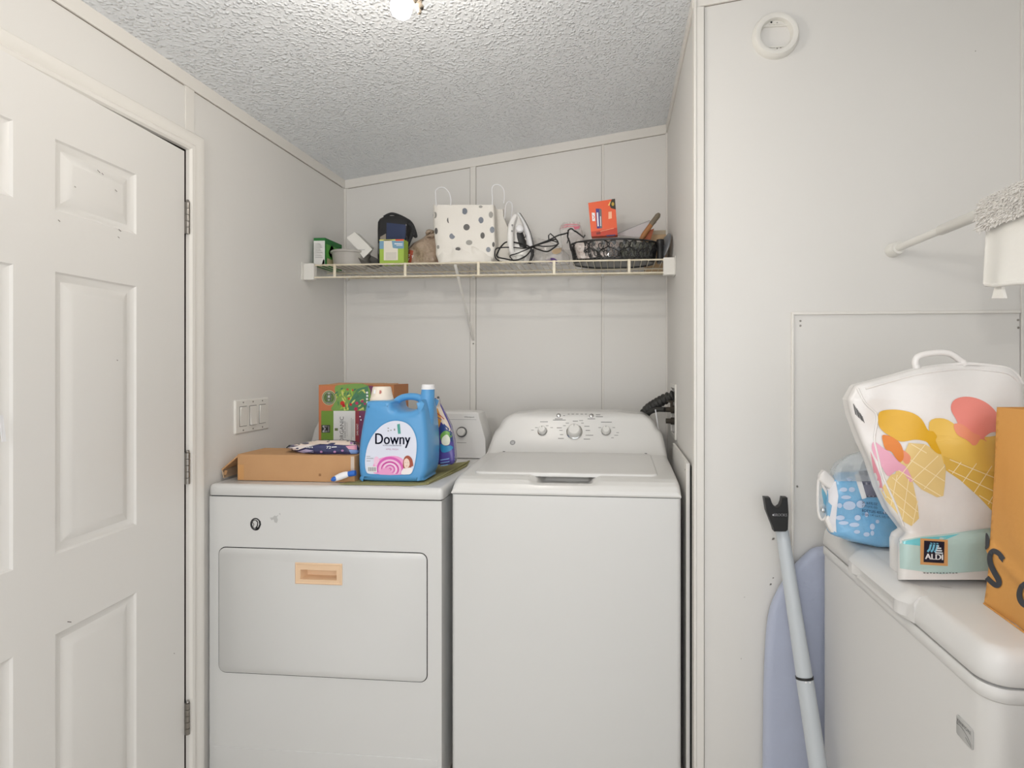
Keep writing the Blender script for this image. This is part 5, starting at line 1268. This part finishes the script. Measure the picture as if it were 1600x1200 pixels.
b.lathe([(.0125, 0), (.0125, cc_.z-TS-.012), (.0155, cc_.z-TS-.008), (.0155, cc_.z-TS+.010), (.0145, cc_.z-TS+.012), (.009, cc_.z-TS+.008)], Vector((cc_.x, 2.155, TS)), (0, 0, 1), M['black'], 24)
tag(b.build('black_cylinder', smooth=40), 'short black cylinder with a wider cap standing right of the basket', 'cylinder')
b = MB(); p0 = aty(1042, 411, 2.12); p1 = aty(1054, 363, 2.16); ax = Vector((-.80, -.52, .28)).normalized()
rc = Vector((XR-.034, 2.20, TS+.064))
b.lathe([(.001, .012), (.020, .012), (.05, .008), (.064, .002), (.066, -.002), (.062, -.004), (.001, -.002)], rc, Vector((-.93, -.22, .30)).normalized(), mat('grey_lid_metal', (120, 122, 126), .35, metal=.4), 40)
b.lathe([(.010, .012), (.016, .022), (.012, .028)], rc, Vector((-.93, -.22, .30)).normalized(), col((170, 170, 170), .4), 20)
tag(b.build('grey_pan_lid', smooth=50), 'round grey lid leaning on edge against the right wall at the shelf end', 'lid')

# ================================================================ ON THE DRYER
TD = DT+.0012
# olive mat
mp = [atz(x, y, TD) for x, y in ((530, 757), (560, 751), (640, 738), (690, 727), (733, 722), (729, 729), (704, 742), (668, 757), (640, 759), (600, 758))]
M['olive'] = mat('olive_fabric', (150, 146, 100), .9, bump=(40, .3, .003))
b = MB(); pp_ = [(p.x, max(p.y, DY0+.014)) for p in mp]; b.prism(pp_, lambda a, c, d: Vector((a, c, TD+d)), 0, .003, M['olive'])
e0 = atz(668, 757, TD); e1 = atz(733, 723, TD)
b.tube([Vector((e0.x+.001, max(e0.y, DY0+.018), TD+.004)), e0.lerp(e1, .5)+Vector((.002, 0, .005)), Vector((e1.x, e1.y, TD+.006))], [.0035, .0045, .003], M['olive'], 8)
tag(b.build('olive_mat', smooth=50), 'folded olive green fabric mat under the blue bottle on the dryer', 'mat')
# flat corrugated carton with open flap
BY0, BY1 = 1.603, 1.735
cx0 = aty(371, 730, BY0).x; cx1 = aty(554, 730, BY0).x; czt = aty(460, 711, BY0).z
fc = empty('flat_cardboard_box', ((cx0+cx1)/2, BY0, TD), 'long flat brown cardboard box with an open end flap on the dryer', 'box')
b = MB(); b.box(cx0, cx1, BY0, BY1, TD, czt, M['card'])
f = lambda a, c: Vector((a, BY0-.0006, c))
pb_ = aty(500, 742, BY0); decal(b, [(pb_.x-.004, pb_.z-.004), (pb_.x+.004, pb_.z-.004), (pb_.x+.004, pb_.z+.004), (pb_.x-.004, pb_.z+.004)], f, col((150, 108, 70), .8))
decal(b, [(cx0+.002, TD+.003), (cx0+.022, TD+.003), (cx0+.022, TD+.050), (cx0+.002, TD+.050)], f, col((204, 152, 96), .45))
decal(b, [(cx1-.012, TD+.02), (cx1-.001, TD+.02), (cx1-.001, czt-.002), (cx1-.012, czt-.002)], f, col((206, 190, 176), .5))
b.build('box_body', fc, bevel=.0012, weld=False)
b = MB(); q = [Vector((cx0+.001, BY0+.002, czt-.002)), Vector((cx0+.001, BY1-.004, czt-.002)), aty(352, 724, BY1-.01), aty(346, 733, BY0+.002), ]
q[2] = Vector((q[3].x-.012, BY1-.01, q[3].z+.002))
def slab(b, q, off, m): b.raw(q+[p+off for p in q], [(0, 1, 2, 3), (7, 6, 5, 4), (0, 4, 5, 1), (1, 5, 6, 2), (2, 6, 7, 3), (3, 7, 4, 0)], m)
slab(b, q, Vector((.002, 0, -.004)), M['card'])
q = [aty(346, 733, BY0+.003), Vector((q[2].x, BY1-.012, q[2].z)), Vector((q[2].x+.006, BY1-.012, TD+.004)), aty(349, 747, BY0+.003)]
slab(b, q, Vector((.003, 0, 0)), M['cardlt'])
b.tube([aty(353, 736, BY0), aty(352, 741, BY0+.004)], .004, M['card'], 8)
b.build('flap', fc)
# baby wipes pack lying on it
wp = empty('wipes_pack', aty(500, 709, 1.77), 'soft navy and white pack of wipes lying on the flat cardboard box', 'wipes pack')
NV = mat('navy_film', (50, 54, 96), .25, bump=(30, .5, .01), coat=.4)
Fw = Soft([(688, 492, 545), (691, 478, 556), (695, 455, 560), (700, 448, 562), (706, 462, 562), (710.5, 475, 561)], 1.668, [.015, .03, .045, .05, .05, .045], .6, .003, (50, 60), 21, 0, czt+.0006)
b = MB(); Fw.mesh(b, NV, 24, 48); fw = lambda o: (lambda a, c: Fw.front(a, c, o))
LW = col((226, 216, 212), .35); PKW = col((214, 150, 170), .35); CRW = col((232, 214, 200), .35)
decal(b, [(492, 688.2), (545, 688.2), (556, 691.5), (560, 695), (540, 695.5), (500, 693.5), (470, 696.5), (456, 696), (478, 691.2)], fw(.001), CRW, 6)
decal(b, [(449, 700), (470, 696), (500, 694), (480, 698), (466, 703), (455, 703.5)], fw(.0012), LW, 5)
decal(b, [(463, 706), (478, 702), (490, 704), (474, 708)], fw(.0013), col((190, 180, 214), .4), 5)
decal(b, [(540, 697), (561, 695), (561.5, 703), (545, 702)], fw(.0012), PKW, 5); decal(b, [(545, 703), (561, 703), (560.5, 709), (548, 709)], fw(.0012), col((120, 150, 206), .4), 5)
text(b, '72', lambda a, c: Fw.front(a, 701-c, .002), 510, 517, 0, 4, M['white']); stroke(b, [(518, 698.6), (526, 698.2)], 1.2, fw(.002), M['white'])
text(b, 'ultra', lambda a, c: Fw.front(a, 700-c, .002), 478, 489, 0, 3.4, M['white']); text(b, 'gentle', lambda a, c: Fw.front(a, 708-c, .002), 474, 490, 0, 3.2, col((180, 180, 220), .4))
for a_, c_ in ((502, 706), (523, 706), (535, 704), (549, 692.5)): decal(b, circle(a_, c_, 2.2, 1.7, 10), fw(.002), col((176, 130, 180), .4))
b.build('pack_body', wp, smooth=60, weld=False)
b = MB(); b.tube([aty(447.5, 700, 1.655), aty(452, 698, 1.66), aty(460, 697, 1.665)], [.002, .006, .004], M['blk'], 8); b.build('sealed_end', wp, smooth=60)
# coffee carton
KY0, KY1 = 1.885, 2.02
kx0 = aty(498, 650, KY0).x; kx1 = aty(615.5, 650, KY0).x; kz1 = aty(556, 601.5, KY0).z
cf_ = empty('coffee_carton', ((kx0+kx1)/2, KY0, TD), 'tall brown carton printed with leaves and a sideways ORGANIC label, behind the blue bottle', 'carton')
KB = col((186, 122, 74), .6, bump=(30, .1, .002)); b = MB(); b.box(kx0, kx1, KY0, KY1, TD, kz1, KB)
def kq(px, py, o=.0006): return aty(px, py, KY0-o)
def kk(o): return lambda a, c: kq(a, c, o)
decal(b, [(498.5, 603), (525, 603), (521, 641), (502, 641), (501, 688), (498.5, 740)], kk(.0005), col((196, 118, 78), .6))
decal(b, smooth_poly([(523, 606), (533, 601.5), (575, 602.5), (578, 640), (572, 650), (572, 642), (521, 642), (521, 632), (526, 622)], 4), kk(.0007), col((122, 160, 80), .6))
decal(b, [(575, 602.5), (583, 603), (580, 640), (568, 680), (561, 700), (561, 642), (572, 642)], kk(.0006), col((118, 60, 96), .6))
decal(b, [(558, 608), (575, 603), (577, 640), (560, 641), (540, 641), (548, 625)], kk(.0009), col((78, 130, 96), .6))
rn = random.Random(4)
for i in range(46):      # leaf strokes
    x = rn.uniform(526, 572); y = rn.uniform(606, 638); an = rn.uniform(-.6, 1.2)+PI/2; L = rn.uniform(5, 11)
    c_ = [(190, 200, 90), (160, 190, 70), (90, 140, 80), (206, 212, 120), (70, 120, 90)][i % 5 if x < 552 else (i % 3)+2]
    pts = [(x+L*t*math.cos(an), min(640.5, y+L*t*math.sin(an))) for t in (0, .33, .66, 1)]
    stroke(b, pts, [.4, 2.6, 2.2, .3], kk(.0011+.00001*i), col(c_, .6))
for x, y, r, c_ in ((535, 630, 3.6, (204, 52, 40)), (537, 634, 2.6, (190, 40, 40)), (545, 623, 2.0, (206, 80, 50)), (548, 632, 2.2, (200, 50, 60)), (557.5, 630, 2.6, (190, 50, 100)), (566, 627, 2.4, (170, 60, 100)), (556, 639, 3, (196, 44, 90)), (570, 631, 2, (160, 60, 110)), (543, 608.5, 2, (180, 90, 60)), (551, 609.5, 1.6, (190, 80, 60))):
    decal(b, circle(x, y, r, r*.95, 9), kk(.0018), col(c_, .6))
decal(b, circle(514, 621.5, 11, 11.6, 28), kk(.0012), col((214, 210, 180), .6)); decal(b, circle(514, 621.5, 10.2, 10.8, 28), kk(.0014), col((80, 106, 50), .6))
stroke(b, circle(514, 621.5, 8.6, 9.2, 28)+[(522.6, 621.5)], .5, kk(.0016), col((214, 210, 180), .6)); decal(b, circle(514, 621.5, 7.2, 7.8, 28), kk(.0016), col((88, 116, 56), .6))
def rot(o): return lambda a, c: kq(c, a, o)   # text running upwards: a -> py (reversed by argument order), c -> px
text(b, '100', rot(.002), 629.5, 614, 517.8, 510, M['white'], bold=.25)
decal(b, [(502, 642), (521, 642), (521, 740), (502, 740)], kk(.0012), col((112, 148, 56), .55)); decal(b, [(521, 642), (555, 642), (555, 740), (521, 740)], kk(.0012), col((222, 222, 220), .55)); decal(b, [(555.5, 642), (561, 642), (561, 740), (555.5, 740)], kk(.0012), col((146, 54, 66), .55))
text(b, 'ORGANIC', rot(.002), 691, 651, 537, 531, M['ink']); text(b, 'DARK ROAST', rot(.002), 684, 658, 540.2, 538, M['ink']); text(b, '100% ARABICA COFFEE', rot(.002), 682, 660, 542.8, 541.6, M['inklt'])
stroke(b, [(549, 653), (549, 688)], .4, kk(.002), M['ink']); stroke(b, [(551.5, 655), (551.5, 683)], .4, kk(.002), M['ink']); decal(b, [(523, 669), (528, 669), (528, 673), (523, 673)], kk(.002), col((110, 120, 80), .6))
text(b, 'DARK ROAST', rot(.002), 680, 662, 559.8, 557, M['white'])
decal(b, [(502.5, 664), (515.5, 664), (515.5, 676), (502.5, 676)], kk(.002), M['black']); text(b, 'M', rot(.0026), 675, 665.2, 511.8, 504, M['white'], bold=.3)
stroke(b, [(513.6, 675), (513.6, 665)], 1.2, kk(.0026), M['inklt'])
for k in range(4): stroke(b, [(573+(k % 2)*.6, 612+5*k), (574, 615+5*k)], 3, kk(.002), M['white'])
for x, y in ((562.5, 651), (564, 656)): decal(b, circle(x, y, 1.2, 1.2, 8), kk(.002), M['white'])
b.build('box_body', cf_, bevel=.0008, weld=False)
b = MB(); slab(b, [Vector((kx0+.03, KY0+.002, kz1)), Vector((kx1-.06, KY0+.002, kz1+.0015)), Vector((kx1-.05, KY0+.055, kz1+.004)), Vector((kx0+.05, KY0+.05, kz1+.005))], Vector((0, 0, .0015)), col((196, 150, 108), .7))
slab(b, [Vector((kx1-.08, KY0+.002, kz1+.0005)), Vector((kx1-.002, KY0+.004, kz1+.0005)), Vector((kx1-.004, KY0+.05, kz1+.004)), Vector((kx1-.09, KY0+.05, kz1+.003))], Vector((0, 0, .0015)), col((196, 150, 108), .7))
b.box(kx0+.09, kx1-.06, KY0+.01, KY0+.05, kz1-.001, kz1+.0005, M['dark']); b.build('top_flap', cf_)

# big blue fabric softener bottle
DYF = 1.600; S_ = (aty(661, 700, DYF).x-aty(560, 700, DYF).x)/101.0     # metres per photo pixel at the bottle
BL = empty('softener_bottle', aty(615, 755, DYF+.07), 'large blue fabric softener jug with a handle, white spout cap and rose label', 'bottle')
M['blue'] = mat('blue_hdpe', (86, 156, 210), .32, sss=0, coat=.1, bump=(6, .06, .01))
X0b = aty(560, 700, DYF).x; Z0b = TD+.0032
def bq(px, py): return (X0b+(px-560)*S_, Z0b+(757-py)*S_)
DP = .135
bo = [(566, 756.5), (560.5, 750), (558.5, 738), (558.2, 715), (560, 695), (563, 675), (567, 655), (570, 640), (574, 634.5), (607, 634.5), (610.5, 639), (612, 645), (617, 649), (626, 650.5), (638, 650), (648, 646), (654, 640), (657, 632), (661, 645), (664, 665), (666, 690), (666.5, 715), (665, 738), (660, 750), (652, 756.5)]
P = [bq(*p) for p in smooth_poly(bo, 4)]
b = MB()
def bf(a, c, d): return Vector((a, DYF+d, c))
b.prism(P, bf, 0, DP, M['blue'], steps=[(.0, .016), (.0025, .009), (.008, .003), (.018, .0), (DP-.018, .0), (DP-.008, .003), (DP-.0025, .009), (DP, .016)])
bb = b.build('jug_body', BL, smooth=70)
b = MB()                                             # spout neck, right
nb = Vector((bq(668, 0)[0]-.004, DYF+DP/2, 0))
def atn(px, py): x, z = bq(px-9, py); return Vector((x, DYF+DP/2, z))
b.tube([atn(655, 695), atn(659, 668), atn(662, 652), atn(664, 640), atn(665, 630), atn(666, 617)], [.030, .034, .029, .025, .022, .0205], M['blue'], 28)
b.build('spout_neck', BL, smooth=70)
b = MB(); p = atn(666, 617); b.lathe([(.0215, -.001), (.0215, .003), (.0205, .004), (.0205, .013), (.019, .0145), (.001, .015)], p, (0, 0, 1), M['white'], 32); b.build('spout_cap', BL, smooth=40)
b = MB(); hp = smooth_poly([(603, 655), (609, 645), (615, 637), (623, 631.5), (634, 629), (646, 629.5), (655, 633), (662, 640)], 6, closed=False)
b.tube([atn(x, y) for x, y in hp], [.017-.006*math.sin(PI*i/len(hp))**.5 for i in range(len(hp))], M['blue'], 20); b.build('handle', BL, smooth=70)
b = MB(); q = atn(591, 634.5); q.z = bq(0, 634.5)[1]
MC = mat('translucent_cap_plastic', (240, 228, 212), .3, alpha=1, coat=.3)
b.lathe([(.0365, -.004), (.0365, .006), (.0345, .008), (.0340, .013), (.033, .016), (.0285, .040), (.0265, .043), (.001, .044)], q, (0, 0, 1), MC, 40)
stroke(b, [(-.010, .022), (-.010, .034)], .006, lambda a, c: q+Vector((a, -.0325+(c-.02)*.2, c)), M['white'])
decal(b, circle(.008, .027, .0048, .006, 14), lambda a, c: q+Vector((a, -.0318+(c-.02)*.2, c)), col((188, 120, 108), .5))
b.build('measuring_cap', BL, smooth=50)
# label: arch recessed panel + printing
def lf_(o): return lambda px, py: Vector((bq(px, py)[0], DYF-o, bq(px, py)[1]))
lab = smooth_poly([(571.5, 740), (570, 732), (570, 722), (573, 706), (579, 692), (588, 680), (600, 670), (614, 664.5), (628, 664), (641, 668), (650, 677), (655.5, 690), (656.5, 705), (654.5, 722), (651, 736), (646, 743.5), (636, 744.5), (600, 744.5), (577, 744.5)], 4)
lx = [p[0] for p in lab]
LB = 4.0
def lsh(p): return (560+(p[0]-560)*.93+1.5, p[1])       # keep the label on the flat of the front
lab = [lsh(p) for p in lab]
b = MB(); decal(b, inset(lab, -1.6), lf_(.0004), col((70, 146, 200), .3)); decal(b, lab, lf_(.0008), col((222, 226, 240), .35))
L1 = lambda o: (lambda px, py: lf_(o)(*lsh((px, py))))
text(b, 'Downy', L1(.0016), 587.5, 646, 704.5, 683, M['navy'], bold=.35)
text(b, 'ULTRA CONCENTRATED', L1(.0016), 600, 631, 702, 700, M['navy']); text(b, 'APRIL FRESH', L1(.0016), 605, 626, 708, 705.5, col((190, 150, 180), .5))
decal(b, [(624, 669), (628.5, 668), (630, 683), (625.5, 683.5)], L1(.0014), col((80, 160, 148), .5))
for x, y in ((609, 675), (609, 679), (613.5, 678), (619.5, 677)): stroke(b, [(x-1, y), (x+1.2, y)], 1.6 if x < 615 else 3, L1(.0014), M['inklt'])
PR_ = [(214, 96, 180), (232, 150, 206), (240, 196, 224), (204, 70, 160), (244, 220, 236)]
decal(b, smooth_poly([(586, 744), (585, 728), (592, 722), (606, 718), (622, 717), (634, 722), (640, 732), (638, 744)], 4), L1(.0011), col((236, 160, 206), .5))
for k, (rx, ry, c_, wd) in enumerate(((21, 17, PR_[0], 4), (17, 13.5, PR_[2], 3), (14, 11, PR_[3], 2.4), (10.5, 8.5, PR_[4], 2.4), (7.5, 6, PR_[0], 1.8), (4.5, 3.6, PR_[2], 1.6), (2, 1.6, PR_[3], 1.2))):
    a0 = .5*k; pts = [(612+rx*math.cos(a), min(743.5, 737+ry*math.sin(a))) for a in [PI*.9+a0*.3+(PI*1.25)*j/20 for j in range(21)]]
    stroke(b, pts, [wd*math.sin(PI*(j+1)/22)**.5 for j in range(21)], L1(.0013+.00008*k), col(c_, .5))
decal(b, smooth_poly([(585, 722), (589, 718), (594, 722), (592, 732), (586, 731)], 3), L1(.0012), col((240, 200, 224), .5))
decal(b, smooth_poly([(635, 735), (634, 726), (637, 718), (643, 716), (649, 721), (651, 731), (649, 732), (645, 735)], 4), L1(.0018), col((164, 82, 62), .5))
decal(b, smooth_poly([(635.5, 729), (636, 723), (640, 720), (644, 723), (645, 730), (641, 735), (637, 734)], 4), L1(.0021), col((240, 214, 200), .5))
decal(b, smooth_poly([(631, 744), (634, 736), (640, 735), (647, 734), (650, 738), (648, 742), (644, 744)], 4), L1(.0020), col((244, 236, 236), .5))
stroke(b, [(638.5, 731.5), (641.5, 731.5)], .6, L1(.0024), col((196, 90, 90), .5)); stroke(b, [(637.5, 726.5), (639, 726.3)], .4, L1(.0024), M['ink']); stroke(b, [(641.5, 726.3), (643, 726.5)], .4, L1(.0024), M['ink'])
decal(b, [(574, 733), (590, 733), (590, 742), (574, 742)], L1(.0017), M['white'])
for k in range(9): stroke(b, [(576+1.5*k, 734.4), (576+1.5*k, 740.5)], .5 if k % 2 else .9, L1(.0021), M['ink'])
for y in (718, 721, 725): stroke(b, [(572.5, y), (579 if y != 721 else 584, y)], .7, L1(.0014), M['inklt'])
b.build('label', bb, weld=False)

# laundry pod pouch behind it
pd = empty('detergent_pod_pouch', aty(695, 724, 1.75), 'purple, teal and orange detergent pod pouch leaning behind the blue bottle', 'pouch')
F7 = Soft([(622, 679, 687), (630, 674, 688), (645, 671, 696), (665, 671, 705), (690, 672, 710), (710, 673, 711.5), (722, 675, 711.5), (726, 678, 708)], 1.79, [.003, .006, .018, .03, .038, .040, .038, .03], .55, .003, (50, 40), 31, 0, TD+.003)
b = MB(); F7.mesh(b, mat('purple_film', (86, 74, 150), .22, coat=.5, bump=(16, .5, .01)), 40, 40); f7 = lambda o: (lambda a, c: F7.front(a, c, o))
decal(b, [(679.5, 623), (686.5, 623), (688, 634), (695, 650), (700, 660), (706, 675), (699, 672), (690, 660), (678, 655), (676, 640)], f7(.0012), col((222, 208, 192), .35), 5)
decal(b, [(676, 640), (684, 638), (690, 655), (686, 668), (678, 668)], f7(.0016), col((228, 160, 70), .35), 5)
stroke(b, [(682, 645), (689, 650), (694, 655)], 1.2, f7(.002), col((186, 60, 50), .4)); stroke(b, [(681, 650), (690, 656)], 1, f7(.002), col((90, 90, 150), .4))
decal(b, [(687, 666), (694, 662), (704, 672), (708, 690), (700, 690), (688, 676)], f7(.0014), col((48, 70, 130), .3), 5)
decal(b, smooth_poly([(688, 680), (696, 673), (706, 678), (704, 684), (694, 684), (690, 690)], 4), f7(.0018), col((120, 170, 80), .3), 5)
decal(b, smooth_poly([(691, 684), (698, 679), (703, 685), (702, 694), (695, 696), (690, 692)], 4), f7(.0022), col((226, 226, 206), .3), 5)
decal(b, smooth_poly([(688, 694), (696, 697), (704, 696), (708, 700), (700, 706), (690, 706)], 4), f7(.0017), col((52, 140, 186), .3), 5)
for y in (727-8, 722-6.5, 714): pass
for k in range(3): stroke(b, [(688, 728-4.5*k), (700, 726-4.5*k), (710.5, 723-4.5*k)], 1.6, f7(.002), col((130, 170, 220), .35))
b.build('pouch_body', pd, smooth=60, weld=False)
b = MB(); b.lathe([(.004, 0), (.004, .003)], aty(685, 621, 1.758), (0, -1, 0), M['ink'], 10); b.tube([aty(683, 628, 1.763), aty(685, 619, 1.763)], .005, M['gift'], 8); b.build('top_tab', pd)
# white and blue brush handle
bh = empty('scrub_brush', aty(535, 748, 1.62), 'white and blue plastic brush handle lying at the front of the dryer top', 'brush')
h0 = Vector((atz(512, 754, TD+.010).x, DY0+.022, TD+.012)); h2 = aty(555.5, 739, 1.590)
dd_ = h2-h0
def hpnt(t): return h0+dd_*t+Vector((0, 0, .004*math.sin(PI*t)))
b = MB(); b.tube([hpnt(t) for t in (0, .08, .2, .35, .5, .62, .70)], [.004, .008, .0095, .0105, .0105, .0095, .008], M['white'], 18); b.build('grip', bh, smooth=70)
BB = mat('royal_blue_plastic', (40, 104, 196), .3)
b = MB(); b.tube([hpnt(t)+Vector((0, -.0035, .0006)) for t in (-.01, .06, .16, .26, .33)], [.0035, .0072, .0076, .005, .001], BB, 14); b.build('blue_inlay', bh, smooth=70)
b = MB(); b.tube([hpnt(t) for t in (.70, .8, .92, 1.0)], [.0085, .009, .009, .009], BB, 16); b.build('neck', bh, smooth=70)
